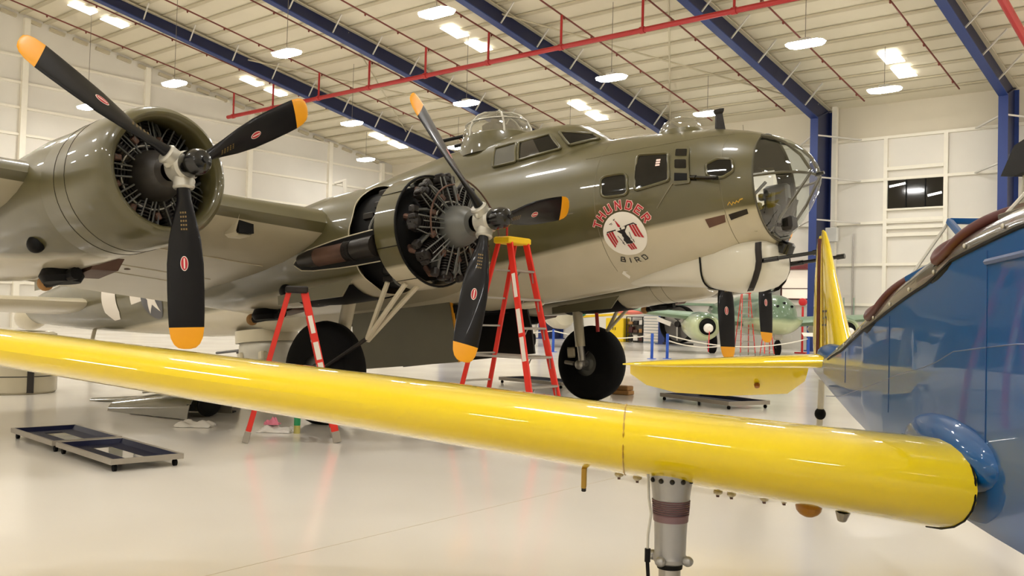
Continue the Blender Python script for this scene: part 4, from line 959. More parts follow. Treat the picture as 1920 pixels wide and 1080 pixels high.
# cockpits
def cockpit(a0, la, lx, nm):
    sp = lambda v: math.copysign(abs(v) ** .6, v)
    P = [(lx * sp(math.cos(t)), a0 + la * sp(math.sin(t))) for t in np.linspace(0, 2 * PI, 56, endpoint=False)]
    b = MB(); pts = [t_deck(x, a, .02) for x, a in P]; b.tube(pts + pts[:2], .022, 10, 0, False); o = b.build(nm, m_leather, tr, 50)
    b = MB()
    b.loft([[t_deck(x * k, a0 + (a - a0) * k, dz) for x, a in P] for k, dz in ((1.04, -.01), (1.0, -.08), (.96, -.3), (.7, -.5), (.02, -.6))]); b.build('cockpit_well', m_mblack, o, 60)
    zs = t_edge(a0) - .02; b = MB(); b.box((0, a0 + .12, zs - .10), (lx * 1.3, .26, .60), 0, None, .05); b.box((0, a0 - .16, zs - .08), (lx * 1.3, .12, .58), 0, None, .03); b.build('seat_panel_dark_infill', [m_mblack], o, 0)  # black seat and panel blocks, added this tall so the opening looks dark
    return o
cockpit(.60, .32, .452, 'front_cockpit'); cockpit(1.98, .34, .43, 'rear_cockpit')
def windscreen(BL, BF, TP, nm, mf, thick=.03):
    m = lambda p: Vector((-p.x, p.y, p.z)); b = MB(); b.quad(BF, m(BF), m(TP), TP); b.add([BL, BF, TP, m(BL), m(BF), m(TP)], [(0, 1, 2), (3, 5, 4)]); o = b.build(nm, m_pane, tr, 0)
    b = MB()
    for q in (lambda p: p, m):
        b.bar(q(BF), q(TP), thick, thick, 0, (0, 1, 0), .004); b.bar(q(BL), q(BF), .05, .03, 0, (0, 0, 1), .004)
    b.bar(TP, m(TP), thick, thick, 0, (0, 1, 0), .004); b.bar(BF, m(BF), .03, .03, 0, (0, 1, 0), .004); b.build('windscreen_frame', mf, o)
    for q in (lambda p: p, m): b = MB(); b.tube([q(BL), q(TP)], .008, 6); b.build('windscreen_tube', m_alloy, o)
    return o
windscreen(t_deck(-.38, 1.42), t_deck(-.20, 1.06), Vector((-.165, 1.50, 2.08)), 'rear_windscreen', m_blue)
fw_ = windscreen(t_deck(-.34, .26), t_deck(-.15, -.08), Vector((-.13, .36, 2.18)), 'front_windscreen', m_deck)
b = MB(); b.prism([(-.19, .72, 2.19), (-.18, .60, 2.30), (-.18, .30, 2.32), (-.18, .30, 2.17), (-.19, .60, 2.17)], (.36, 0, 0), 0)
b.box((0, .52, 2.0), (.34, .12, .10), 1, None, .02); b.box((0, .54, 1.94), (.38, .14, .16), 1, None, .02)
for dx, dy in ((-.155, .58), (-.12, .56), (-.06, .54), (.0, .52)): b.tube([(dx, dy, 2.02), (dx + .01, dy - .02, 2.20)], .012, 8, 2)
b.build('cockpit_hood', [m_mblack, m_cyl, m_alloy], fw_)
# wing
def t_wing(sd):
    b = MB(); R = []
    tab = [(.50, .962, 2.0, .185, .17), (1.1, 1.012, 1.88, .178, .17), (1.75, 1.072, 1.75, .172, .17), (2.6, 1.15, 1.62, .165, .16), (3.5, 1.235, 1.48, .155, .155), (4.43, 1.325, 1.33, .145, .15), (5.1, 1.39, 1.15, .135, .15), (5.35, 1.42, .95, .13, .14), (5.5, 1.44, .6, .12, .12), (5.56, 1.45, .2, .11, .1)]
    for o_, z, c, t, sl in tab:
        le = .035 * (o_ - .5) + (0 if o_ < 5 else (1.15 - c) * .3)
        R.append([(-sd * o_, le + x * c, z + y * c - sl * x * c) for x, y in naca(t, 18, .02)])
    b.loft(R, 0, True); return b.build('wing', m_yel, tr, 40)
tw = t_wing(1); t_wing(-1)
b = MB(); sec = [(o_, .035 * (o_ - .5)) for o_ in (1.75,)]
def wskin(o_, x, lower, off=0.0):
    z, c, t, sl = [float(np.interp(o_, [.52, 1.1, 1.75, 2.6, 3.5, 4.43, 5.1], v)) for v in ([.962, 1.012, 1.072, 1.15, 1.235, 1.325, 1.39], [2.0, 1.88, 1.75, 1.62, 1.48, 1.33, 1.15], [.185, .178, .172, .165, .155, .145, .135], [.17, .17, .17, .16, .155, .15, .15])]
    th = 5 * t * (.2969 * x ** .5 - .126 * x - .3516 * x * x + .2843 * x ** 3 - .1036 * x ** 4); y = .08 * x * (1 - x) + (-th if lower else th)
    return Vector((-o_, .035 * (o_ - .5) + x * c, z + y * c - sl * x * c + (-off if lower else off)))
xs_ = [.3, .2, .12, .06, .02, .004]
b.tube([wskin(1.75, x, False, .0005) for x in xs_] + [wskin(1.75, x, True, .0005) for x in xs_[::-1]], .0035, 4); b.build('wing_joint', mat('yellow_seam', srgb(190, 150, 20), .4), tw)
b = MB(); b.tube([wskin(.505, x, False, .002) for x in (.9, .7, .5, .3, .2, .12, .06, .02, .004)] + [wskin(.505, x, True, .002) for x in xs_[::-1]], .004, 6); b.build('root_gap_seal', m_mblack, tw)
for o_, x in ((1.05, .42), (1.15, .36), (1.3, .3), (1.36, .28), (1.7, .3), (1.78, .32)):
    b = MB(); p = wskin(o_, x, True); b.ell(p - Vector((0, 0, .006)), (.02, .03, .012), 8, 6); b.box(p - Vector((.0, -.01, .012)), (.012, .03, .03), 1); b.build('underside_fitting', [m_cream, m_rust], tw)
b = MB(); p = wskin(.98, .30, True); b.ell(p, (.055, .08, .045), 14, 8); b.build('wing_bump', mat('amber_cover', srgb(168, 112, 24), .35), tw)
b = MB(); p = wskin(.84, .3, True); b.lathe(p + Vector((0, 0, .01)), (0, .4, -1), [(0, .035), (.05, .02), (.055, .001)], 10); b.build('drain_mast', m_steel, tw)
b = MB(); p = wskin(1.93, .3, True); b.box(p - Vector((0, 0, .045)), (.022, .04, .09), 0, None, .004); b.box(p - Vector((0, 0, .09)), (.02, .02, .03), 1, None, .003); b.build('pitot_post', [m_gold, m_cyl], tw)
# undercarriage leg
LX, LY = -1.56, .14
b = MB(); b.lathe((LX, LY, 0), (0, 0, 1), [(.60, .044), (.61, .062), (.625, .066), (.64, .060), (.70, .061), (.80, .065), (.88, .074), (.95, .086), (1.0, .095)], 28); m_leg = mat('leg_silver', srgb(158, 156, 154), .35, metal=.5, var=.08); lg = b.build('main_leg', m_leg, tr)
b = MB(); b.lathe((LX, LY, 0), (0, 0, 1), [(.20, .04), (.60, .042)], 20); b.lathe((LX, LY, 0), (0, 0, 1), [(.585, .048), (.605, .05)], 20, 1); b.build('oleo_piston', [m_steel, m_mblack], lg)
b = MB()
for i in range(7): z = .79 + .0085 * i; b.lathe((LX, LY, 0), (0, 0, 1), [(z, .0665), (z, .0695 + .0006 * i), (z + .0055, .0695 + .0006 * i), (z + .0055, .0665)], 28)
b.build('data_band', mat('band_maroon', srgb(92, 58, 62), .5, var=.1), lg)
b = MB(); b.lathe((LX, LY, 0), (0, 0, 1), [(.765, .064), (.765, .0665), (.79, .068)], 28); b.build('data_plate', mat('plate_maroon', srgb(120, 92, 96), .5), lg)
for t in (-.5, 1.2, 2.6, 4.2):
    b = MB(); b.ell((LX + .075 * math.cos(t), LY + .075 * math.sin(t), .622), (.022, .022, .02), 10, 8); b.build('leg_lug', m_leg, lg)
for i in range(5):
    t = -2.6 + .52 * i; b = MB(); b.ell((LX + .083 * math.cos(t), LY + .083 * math.sin(t), .925), (.010, .010, .010), 8, 6); b.build('bolt', m_cyl, lg)
b = MB(); b.tube([(LX - .09, LY - .06, .96), (LX - .085, LY - .07, .86), (LX - .075, LY - .07, .80), (LX - .085, LY - .07, .72), (LX - .085, LY - .07, .66)], .006, 6)
b.tube([(LX - .085, LY - .07, .67), (LX - .085, LY - .07, .62)], .011, 8, 1); b.tube([(LX - .085, LY - .07, .62), (LX - .08, LY - .07, .55), (LX - .08, LY - .07, .2)], .008, 6, 1); b.build('brake_hose', [m_alloy, m_mblack], lg)
lg.scale = (1.0444, 1.0444, 1.0444); lg.location = (.0693, .154, -.068)
b = MB(); b.lathe((LX - .06, LY + .16, .21), (1, 0, 0), [(-.08, .03), (-.08, .12), (-.07, .18), (-.03, .21), (.03, .21), (.07, .18), (.08, .12), (.08, .03)], 30); b.build('main_wheel', m_rubber, tr)
b = MB(); b.lathe((1.56 - .06, LY, .21), (1, 0, 0), [(-.08, .03), (-.08, .12), (-.07, .18), (-.03, .21), (.03, .21), (.07, .18), (.08, .12), (.08, .03)], 30); b.tube([(1.56, LY, .2), (1.56, LY, 1.0)], .06, 14, 1); b.build('main_wheel', [m_rubber, m_alloy], tr)
# tail
for sd in (-1, 1):
    b = MB(); R = []
    for x, le, c, z in ((.10, 4.85, 1.05, 1.215), (.8, 5.05, .85, 1.175), (1.5, 5.3, .55, 1.13), (1.8, 5.48, .32, 1.11), (1.93, 5.62, .12, 1.10)): R.append([(sd * x, le + q * c, z + y * c) for q, y in naca(.12, 10, 0)])
    b.loft(R, 0, True); b.build('tailplane', m_yel, tr, 40)
    b = MB(); R = []
    for x, ch in ((.16, .30), (.3, .52), (.9, .56), (1.4, .5), (1.7, .36), (1.86, .16)): R.append([(sd * x, 5.76 + q * ch * .82, 1.17 - .04 * x - q * ch * .62 + y * ch) for q, y in naca(.14, 8, 0)])
    b.loft(R, 0, True); el = b.build('elevator', m_yel, tr, 40)
    if sd == -1:
        b = MB(); b.lathe((-.62, 5.98, .93), (0, -.6, -.8), [(0, .03), (.03, .025), (.032, .001)], 10); b.build('trim_horn', mat('trim_brown', srgb(150, 90, 20), .5), el)
b = MB(); R = []
for z, le, c in ((1.26, 4.55, 1.5), (1.6, 4.98, 1.12), (2.0, 5.42, .72), (2.3, 5.72, .44), (2.44, 5.92, .24), (2.475, 6.05, .1)): R.append([(y * c, le + q * c, z) for q, y in naca(.10, 10, 0)])
b.loft(R, 0, True); fin = b.build('fin', m_yel, tr, 40)
b = MB(); R = []
for z, le, c in ((1.1, 6.08, .42), (1.5, 6.13, .45), (2.0, 6.17, .36), (2.35, 6.19, .22), (2.43, 6.2, .10)): R.append([(y * c, le + q * c, z) for q, y in naca(.10, 8, 0)])
b.loft(R, 0, True); ru = b.build('rudder', m_yel, tr, 40)
b = MB(); b.bar((-.03, 6.1, 1.1), (-.012, 6.2, 2.4), .02, .03); b.build('rudder_hinge', m_leather, ru)
b = MB()
def finmap(x, y, off): return Vector((-(.047 * (1.12 - (y - 1.26) * 0.0) * 1.0) * (1 - .35 * (y - 1.3)) - off, 5.72 - x, y))
for i, ch in enumerate('351'): letter(b, ch, (.36 - .20 + .14 * (1 - i) * -1, 1.60), 0, .085, .13, .018, finmap, .004)
b.build('tail_number', m_inky, fin, 0)
b = MB(); b.ell((-.06, 5.05, 1.27), (.12, .55, .10), 16, 10); b.ell((.06, 5.05, 1.27), (.12, .55, .10), 16, 10); b.build('fin_fillet', m_blue, tr, 50)
b = MB(); b.tube([(0, 6.0, 1.0), (0, 6.12, .35)], .03, 10, 1); b.ell((0, 6.06, .66), (.055, .06, .06), 14, 10, 0); b.lathe((-.04, 6.15, .14), (1, 0, 0), [(0, .03), (0, .12), (.02, .14), (.06, .14), (.08, .12), (.08, .03)], 20, 0); b.build('tail_wheel', [m_rubber, m_alloy], tr)
# ================================================================== LOOSE THINGS
def stepladder(name, label, c, sdir, wdir, h, spread, wtop, wbot, nstep, capm, braces=True, group=None):
    ang = math.atan2(sdir[1], sdir[0]); t = thing(name, label, 'ladder', (c[0], c[1], 0), ang, group)
    # local x = from rear legs to step legs, y = across
    flip = 1
    rails = {}
    for tag_, sx in (('front', 1), ('rear', -1)):
        for sy in (-1, 1):
            top = Vector((sx * .09, sy * wtop / 2, h - .05)); bot = Vector((sx * spread / 2, sy * wbot / 2, .05)); rails[(sx, sy)] = (top, bot)
            b = MB(); wd = .085 if sx == 1 else .06
            b.bar(top, bot, .03, wd, 0, (1, 0, .25), .004)
            d = (bot - top); 
            o = b.build('rail', m_ladder, t, 0)
            b = MB(); b.bar(bot + (top - bot).normalized() * .09, bot + (bot - top).normalized() * .045, .036, wd + .012, 0, (1, 0, .25), .005); b.build('foot', m_trayr, o, 0)
            if sx == 1 and sy == -1:
                b = MB()
                for t0, t1 in ((.34, .46), (.48, .60)):
                    p, q = top.lerp(bot, t0), top.lerp(bot, t1); off = Vector((.0, -.017, 0)); b.bar(p + off, q + off, .004, .06, 0, (1, 0, .25))
                p, q = top.lerp(bot, .16), top.lerp(bot, .28); b.bar(p + Vector((0, -.017, 0)), q + Vector((0, -.017, 0)), .004, .05, 0, (1, 0, .25))
                b.build('label_sticker', m_label, o, 0)
    def at(sx, sy, z): top, bot = rails[(sx, sy)]; k = (top.z - z) / (top.z - bot.z); return top.lerp(bot, k)
    b = MB(); b.box((0, 0, h - .02), (.26, wtop + .12, .085), 0, None, .015); b.build('cap', capm, t)
    sm = None
    for i in range(nstep):
        z = h * (i + 1) / (nstep + 1) * .98
        p, q = at(1, -1, z), at(1, 1, z)
        b = MB(); b.box((p + q) / 2, (.09, (q - p).length, .03), 0, None, .006)
        b.bar(p + Vector((.02, .02, -.02)), at(1, -1, z - .14) + Vector((0, .02, 0)), .02, .01); b.bar(q + Vector((.02, -.02, -.02)), at(1, 1, z - .14) + Vector((0, -.02, 0)), .02, .01)
        b.bar(p + Vector((-.01, .14, -.01)), at(1, -1, z - .13) + Vector((-.01, .02, 0)), .012, .012); b.build('step', m_steel, t)
        if braces:
            p, q = at(-1, -1, z + .02), at(-1, 1, z + .02); b = MB(); b.bar(p, q, .03, .022); b.build('rear_brace', m_steel, t)
    for sy in (-1, 1):
        b = MB(); p, q = at(1, sy, h * .42), at(-1, sy, h * .42); b.bar(p, q, .006, .03); b.build('spreader', m_steel, t)
    return t
stepladder('step_ladder', 'tall red stepladder with yellow top standing under the open engine', (-.01, 11.6), (.79, -.62), (.62, .79), 2.49, 1.35, .33, .62, 6, m_cap)
stepladder('step_ladder', 'short red stepladder with dark top, seen side-on under the wing', (-2.55, 11.08), (.97, .24), (-.24, .97), 1.80, 1.02, .24, .46, 5, m_cyl, False)
stepladder('step_ladder', 'distant tall red stepladder between green nacelle and green nose', (11.15, 44.6), (0, -1), (1, 0), 3.0, 1.3, .36, .70, 8, m_ladder)
stepladder('step_ladder', 'small distant red stepladder beside green nose wheel', (11.95, 43.6), (0, -1), (1, 0), 1.35, .8, .28, .45, 4, m_ladder)
# red rod between ladder cap and propeller
b = MB(); b.tube([(-.08, 11.55, 2.50), (-.085, 11.5, 2.78)], .014, 8); tag(b.build('rod', m_pipe), 'thin red rod standing on yellow ladder top below black propeller dome', 'rod')
# drip trays
def tray(label, o, u, L_, W_, z=.12, rimm=None):
    u = Vector((u[0], u[1], 0)).normalized(); v = Vector((-u.y, u.x, 0)); c = Vector((o[0], o[1], 0)) + u * L_ / 2 + v * W_ / 2
    t = thing('drip_tray', label, 'tray', tuple(c), math.atan2(u.y, u.x), 'drip trays on castors')
    b = MB(); hx, hy = L_ / 2, W_ / 2
    outer = [(-hx, -hy), (hx, -hy), (hx, hy), (-hx, hy)]
    def ring(k, zz): return [(x - math.copysign(k, x), y - math.copysign(k, y), zz) for x, y in outer]
    b.loft([ring(.04, .065), ring(0, .07), ring(0, z), ring(.03, z), ring(.035, z - .005)], 0); tr_ = b.build('rim', m_trayr, t, 0)
    b = MB(); b.loft([ring(.03, z - .001), ring(.09, .075), ring(.45 * min(L_, W_) , .073)], 0); b.add(ring(.09, .0735), [(0, 1, 2, 3)], 1); b.build('pan', [m_trayb, mat('tray_oil', srgb(58, 56, 48), .08, coat=.6)], t, 0)
    for sx in (-1, 1):
        for sy in (-1, 1):
            b = MB(); b.lathe((sx * (hx - .06), sy * (hy - .06) - .015, .032), (0, 1, 0), [(0, .006), (0, .032), (.03, .032), (.03, .006)], 14); b.bar((sx * (hx - .06), sy * (hy - .06), .03), (sx * (hx - .06), sy * (hy - .06), .068), .03, .02); b.build('castor', m_rubber, t)
    return t
tray('flat blue-lined drip tray, farther left of two touching trays', (-5.62, 10.62), (.70, -.71), 1.32, .72)
tray('flat drip tray with shiny puddle, nearer right of two touching trays', (-4.63, 9.63), (.70, -.71), 1.42, .70)
tray('flat dark drip tray below the yellow tailplane', (2.92, 18.15), (.5, -.87), 1.9, 1.0, .14)
tray('flat dark drip tray behind the tall red stepladder', (-.25, 21.6), (.72, -.69), 1.9, 1.0, .14)
# removed cowl standing on the floor at the left edge
cr = MB(); cc = Vector((-8.62, 16.2, 0))
cr.loft([[cc + Vector((R * math.cos(2 * PI * i / 48), R * math.sin(2 * PI * i / 48), z)) for i in range(48)] for z, R in ((.02, .66), (.0, .70), (.04, .735), (.9, .735), (1.02, .70), (1.05, .62), (1.0, .56))])
ct_ = cr.build('engine_cowl', camo('cowl_paint', OLIVE, NGREY, .28, 2.4, .05, .1), smooth=40); ct_.location = (0, 0, 0); tag(ct_, 'removed olive and grey engine cowl standing on the floor at left edge', 'cowl')
ct_.data.transform(Matrix.Translation(-cc)); ct_.location = cc
b = MB(); b.tube([(.735 * math.cos(t), .735 * math.sin(t), .3) for t in np.linspace(0, 2 * PI, 40)], .008, 5, 0, False); b.bar((.742 * math.cos(-.7), .742 * math.sin(-.7), .03), (.742 * math.cos(-.7), .742 * math.sin(-.7), .9), .03, .16); b.build('latch_strip', m_cyl, ct_)
# cowl panels lying on the floor
m_gpan = camo('panel_paint', OLIVE, srgb(112, 106, 90), .24, 0, .03, .2, rough=.16, coat=.7)
def shell(name, label, c, rz, L_, W_, hgt, mat_, thick=.015, taper=.5, hole=False):
    t = thing(name, label, 'cowl panel', c, rz, 'loose cowl panels'); b = MB(); R = []
    for i in range(13):
        x = -L_ / 2 + L_ * i / 12; k = taper + (1 - taper) * i / 12; hh = hgt * (.35 + .65 * i / 12)
        R.append([Vector((x, W_ / 2 * k * math.cos(a_), .012 + hh * math.sin(a_))) for a_ in np.linspace(0, PI, 15)] + [Vector((x, (W_ / 2 * k - thick) * math.cos(a_), .010 + (hh - thick) * math.sin(a_))) for a_ in np.linspace(PI, 0, 15)])
    b.loft(R, 0, True); b.build('skin', mat_, t, 50)
    if hole:
        b = MB(); b.ell((L_ / 2 - .02, 0, hgt * .42), (.05, W_ * .27, hgt * .40), 18, 10); b.build('duct_mouth', m_mblack, t, 60)
        b = MB(); b.box((L_ / 2 - .02, -W_ * .40, hgt * .38), (.06, .09, .09)); b.build('port', m_mblack, t, 0)
        b = MB(); b.tube([(x, W_ * .25 * math.cos(1.9), hgt * (.5 + .5 * (x / L_ + .5)) + .01) for x in np.linspace(-L_ * .2, L_ * .5, 8)], .02, 6); b.build('rib', m_alloy, t)
    return t
shell('cowl_panel', 'large shiny grey cowl panel with black duct mouth lying on the floor', (-4.95, 13.5, 0), -.35, 1.6, 1.0, .44, m_gpan, hole=True)
shell('cowl_panel', 'curved olive cowl panel lying behind the black-mouthed panel', (-5.0, 14.5, 0), -.1, 1.5, .7, .36, m_gpan)
shell('cowl_panel', 'flat silvery cowl panel lying at far left of the panel pile', (-6.2, 15.1, 0), .05, .95, .40, .10, m_gpan, taper=.8)
def cloth(name, label, c, sx, sy, sd, mt, cat):
    rnd = random.Random(sd); b = MB(); n = 14; P = []
    for j in range(n):
        for i in range(n):
            u, v = i / (n - 1) * 2 - 1, j / (n - 1) * 2 - 1; r = max(abs(u), abs(v)); k = 1 - .25 * rnd.random() if r > .9 else 1
            P.append((u * sx * k, v * sy * k, .004 + (1 - r * r) * (.05 + .05 * math.sin(5 * u + 3 * v + sd) * math.sin(4 * v - u)) + .015 * rnd.random() * (r < .9)))
    b.add(P, [(j * n + i, j * n + i + 1, j * n + n + i + 1, j * n + n + i) for j in range(n - 1) for i in range(n - 1)]); o = b.build(name, mt, None, 60); o.location = c
    return tag(o, label, cat)
cloth('rag', 'crumpled white rag on floor in front of the cowl panels', (-4.05, 12.15, 0), .27, .16, 3, m_white, 'rag')
cloth('rag', 'crumpled white rags between the legs of short red stepladder', (-2.93, 11.85, 0), .24, .15, 8, m_white, 'rag')
o = cloth('rag', 'small pink cloth lying on the white rags below short stepladder', (-2.98, 11.86, .085), .10, .07, 5, mat('pink_cloth', srgb(226, 130, 150), .8), 'rag')
t = thing('spray_bottle', 'green bottle with yellowish base standing between short stepladder legs', 'bottle', (-2.64, 11.75, 0))
b = MB(); b.lathe((0, 0, 0), (0, 0, 1), [(0, .03), (.0, .04), (.10, .04)], 18); b.build('base', mat('bottle_yellow', srgb(200, 190, 110), .4), t)
b = MB(); b.lathe((0, 0, 0), (0, 0, 1), [(.10, .041), (.20, .041), (.25, .03), (.27, .016), (.31, .016), (.31, .002)], 18); b.build('body', mat('bottle_green', srgb(30, 150, 92), .35), t)
b = MB(); b.box((0, 0, .33), (.05, .03, .04), 0, None, .006); b.build('cap', m_white, t)
b = MB(); b.tube([(-4.14, 13.92, 0), (-4.14, 13.92, .42)], .03, 8); b.box((-4.14, 13.92, .43), (.3, .12, .03)); b.box((-4.14, 13.92, .01), (.16, .16, .02)); tag(b.build('trestle', m_mblack), 'small black trestle foot beyond the short red stepladder', 'trestle')
# wheel chock
t = thing('wheel_chock', 'wooden chock of two stacked blocks against the big left tyre', 'chock', (2.32, 19.25, 0), -.6)
for i in range(2):
    b = MB(); b.box((0, .02 * i, .045 + .09 * i), (.42 - .06 * i, .26, .085), 0, None, .012); b.build('block', m_wood, t)
# barrier posts and ropes
m_post = mat('post_blue', srgb(26, 78, 178), .45); m_rope = mat('rope_white', srgb(226, 220, 206), .7)
PO = [((5.66, 37.44), 'blue barrier post left of the pair below bomber belly'), ((6.35, 37.9), 'blue barrier post right of the pair below bomber belly'), ((1.92, 42.06), 'blue barrier post seen beside the tall red stepladder'), ((13.2, 41.5), 'blue barrier post with white sign beside the yellow fin')]
for (x, y), lb in PO:
    t = thing('barrier_post', lb, 'barrier post', (x, y, 0), 0, 'blue barrier posts')
    b = MB(); b.lathe((0, 0, 0), (0, 0, 1), [(.02, .06), (1.0, .06), (1.02, .05), (1.02, .001)], 14); b.build('pole', m_post, t)
    b = MB(); b.lathe((0, 0, 0), (0, 0, 1), [(0, .001), (0, .19), (.02, .18), (.03, .05)], 20); b.build('base', m_post, t)
    if x > 12: b = MB(); b.box((.0, -.05, 1.1), (.55, .35, .02), 0, (Vector((1, 0, 0)), Vector((0, .9, .43)), Vector((0, -.43, .9)))); b.build('sign_board', m_label, t, 0)
def rope(p, q, sag, lb):
    P = [Vector(p).lerp(Vector(q), k) - Vector((0, 0, sag * 4 * k * (1 - k))) for k in np.linspace(0, 1, 16)]; b = MB(); b.tube(P, .026, 6); tag(b.build('rope', m_rope), lb, 'rope', 'barrier ropes')
rope((1.92, 42.06, .95), (5.66, 37.44, .95), .22, 'white rope sagging left from the paired blue posts'); rope((6.35, 37.9, .97), (13.2, 41.5, .92), .42, 'white rope sagging from paired posts to the post by yellow fin')
rope((6.35, 37.9, .75), (10.4, 44.0, .55), .22, 'lower white rope running right behind the fan'); rope((-1.5, 46.5, .9), (1.92, 42.06, .95), .15, 'white rope left of the post by the stepladder')
# things along the side wall
def wbox(name, label, cat, s_, e, dims, m, z0=0.0, parent=None):
    b = MB(); b.box(H(e, s_, z0 + dims[2] / 2), (dims[0], dims[1], dims[2]), 0, HAX, .03); return tag(b.build(name, m), label, cat)
m_ycab = mat('cabinet_yellow', srgb(236, 200, 24), .45)
t = thing('flammables_cabinet', 'yellow metal cabinet against far wall, left of dark shelf', 'cabinet', H(.45, 4.75, 0), TH)
b = MB(); b.box((0, 0, .82), (.8, 1.5, 1.64), 0, None, .03); b.build('body', m_ycab, t)
for sy in (-.37, .37):
    b = MB(); b.box((-.41, sy, .82), (.03, .70, 1.5), 0, None, .01); d = b.build('door', m_ycab, t); b = MB(); b.box((-.44, sy * .25, .9), (.03, .04, .2)); b.build('handle', m_cyl, d)
t = thing('shelf_unit', 'dark shelf with mixed boxes between yellow cabinet and white drawers', 'shelf', H(.45, 3.15, 0), TH)
for z in (.1, .65, 1.2, 1.75): b = MB(); b.box((0, 0, z), (.7, 1.35, .05)); b.build('board', m_cyl, t, 0)
for y in (-.65, .65):
    for x in (-.32, .32): b = MB(); b.box((x, y, .9), (.05, .05, 1.75)); b.build('upright', m_cyl, t, 0)
k = 0
for z in (.125, .675, 1.225):
    for y in (-.42, 0, .42):
        w_, h_ = .28 + .04 * ((k * 5) % 3), .2 + .07 * ((k * 7) % 4); p = H(.45, 3.15, 0) + E_ * 0 + S_ * y
        b = MB(); b.box((0, 0, h_ / 2), (.4, w_, h_), 0, None, .01); o = b.build('storage_box', [m_leather, m_label, m_cyl, m_wood, m_rust][k % 5], None, 0); o.location = p + Z_ * z; o.rotation_euler = (0, 0, TH); k += 1
        tag(o, '%s box, %s on %s board of the dark shelf' % (('oxblood', 'white', 'black', 'wooden', 'brown')[(k - 1) % 5], ('right', 'middle', 'left')[int(round(y / .42)) + 1], {.125: 'bottom', .675: 'middle', 1.225: 'top'}[z]), 'box', 'boxes on the dark shelf')
t = thing('drawer_cabinet', 'white louvred drawer cabinet left of the far blue column', 'cabinet', H(.4, 1.75, 0), TH)
b = MB(); b.box((0, 0, .95), (.7, 1.25, 1.9), 0, None, .02); b.build('body', mat('drawer_grey', srgb(150, 158, 160), .5), t)
for i in range(9): b = MB(); b.box((-.365, 0, .2 + .195 * i), (.03, 1.15, .15), 0, None, .01); b.build('drawer', m_label, t, 0)
wbox('toolbox', 'dark teal tool chest touching the far blue column', 'tool chest', .85, .35, (.6, .4, 1.6), mat('teal_chest', srgb(30, 96, 100), .5))
t = thing('drum_fan', 'large round black drum fan standing by the far blue column', 'fan', H(-2.6, -1.9, 0), TH)
b = MB(); b.lathe((0, 0, 1.35), (1, 0, 0), [(-.35, 1.12), (-.35, 1.18), (.35, 1.18), (.35, 1.12), (-.35, 1.12)], 36); b.build('drum', m_mblack, t)
for i in range(3): a_ = .5 + 2 * PI * i / 3; b = MB(); b.bar((-.0, .15 * math.cos(a_), 1.35 + .15 * math.sin(a_)), (0, 1.02 * math.cos(a_), 1.35 + 1.02 * math.sin(a_)), .10, .34); b.build('fan_blade', m_steel, t, 0)
b = MB(); b.lathe((-.1, 0, 1.35), (1, 0, 0), [(-.1, .001), (-.1, .18), (.15, .2)], 18); b.lathe((.15, 0, 1.35), (1, 0, 0), [(0, 0.01), (0, 1.1)], 30, 1); b.box((0, 0, .12), (.7, 1.8, .1)); b.build('hub', [m_cyl, mat('fan_shade', srgb(110, 104, 98), .6)], t)
b = MB(); b.box((-.5, .75, 1.5), (.06, 1.05, .28), 0, (Vector((1, 0, 0)), Vector((0, .95, .3)), Vector((0, -.3, .95)))); b.build('name_plate', m_label, t, 0)
b = MB(); b.lathe(H(-6.0, -11.5, 2.75), -E_, [(-.1, .001), (-.1, .2), (.1, .2), (.12, .1), (.12, .001)], 20); b.tube([H(-6, -11.5, 0.0), H(-6, -11.5, 2.5)], .06, 8); b.box(H(-6, -11.5, .03), (.6, .6, .06), 0, HAX); tag(b.build('alarm_bell', mat('bell_red', srgb(220, 40, 44), .4)), 'round bright red sign on a pole right of the green nose', 'sign')
# ================================================================== GREEN TWIN-ENGINED BOMBER (background)
m_gcam = camo('green_paint', srgb(92, 118, 90), srgb(182, 192, 150), 1.72, 0, .12, .25); m_gr = mat('pale_green', srgb(126, 148, 122), .4, var=.1)
gt = thing('green_bomber', 'pale green twin-engined plane with solid nose parked beyond the rope', 'airplane', (12.55, 44.6, 0), 0)
b = MB(); R = []
for y, hw, zb, zt in ((-1.9, .05, 1.85, 1.95), (-1.75, .35, 1.45, 2.35), (-1.2, .72, 1.12, 2.72), (-.4, .95, .98, 2.90), (1, 1.0, .95, 2.95), (3, 1.0, .95, 3.15), (6, .95, 1.0, 3.0), (10, .6, 1.5, 2.9), (14, .2, 2.1, 2.6)):
    R.append([(hw * math.sin(t) * (1.0 + .35 * (math.cos(t) < -.2)), y, (zb + zt) / 2 + (zt - zb) / 2 * math.cos(t)) for t in np.linspace(0, 2 * PI, 28, endpoint=False)])
b.loft(R, 0, True); b.build('fuselage', m_gcam, gt, 50)
b = MB()
for x, z in ((-.3, 2.35), (.35, 2.35), (0, 2.5)):
    b = MB(); b.lathe((x, -1.5, z), (0, -1, 0), [(-.3, .06), (.12, .06), (.12, .001)], 10); b.build('nose_gun', m_mblack, gt)
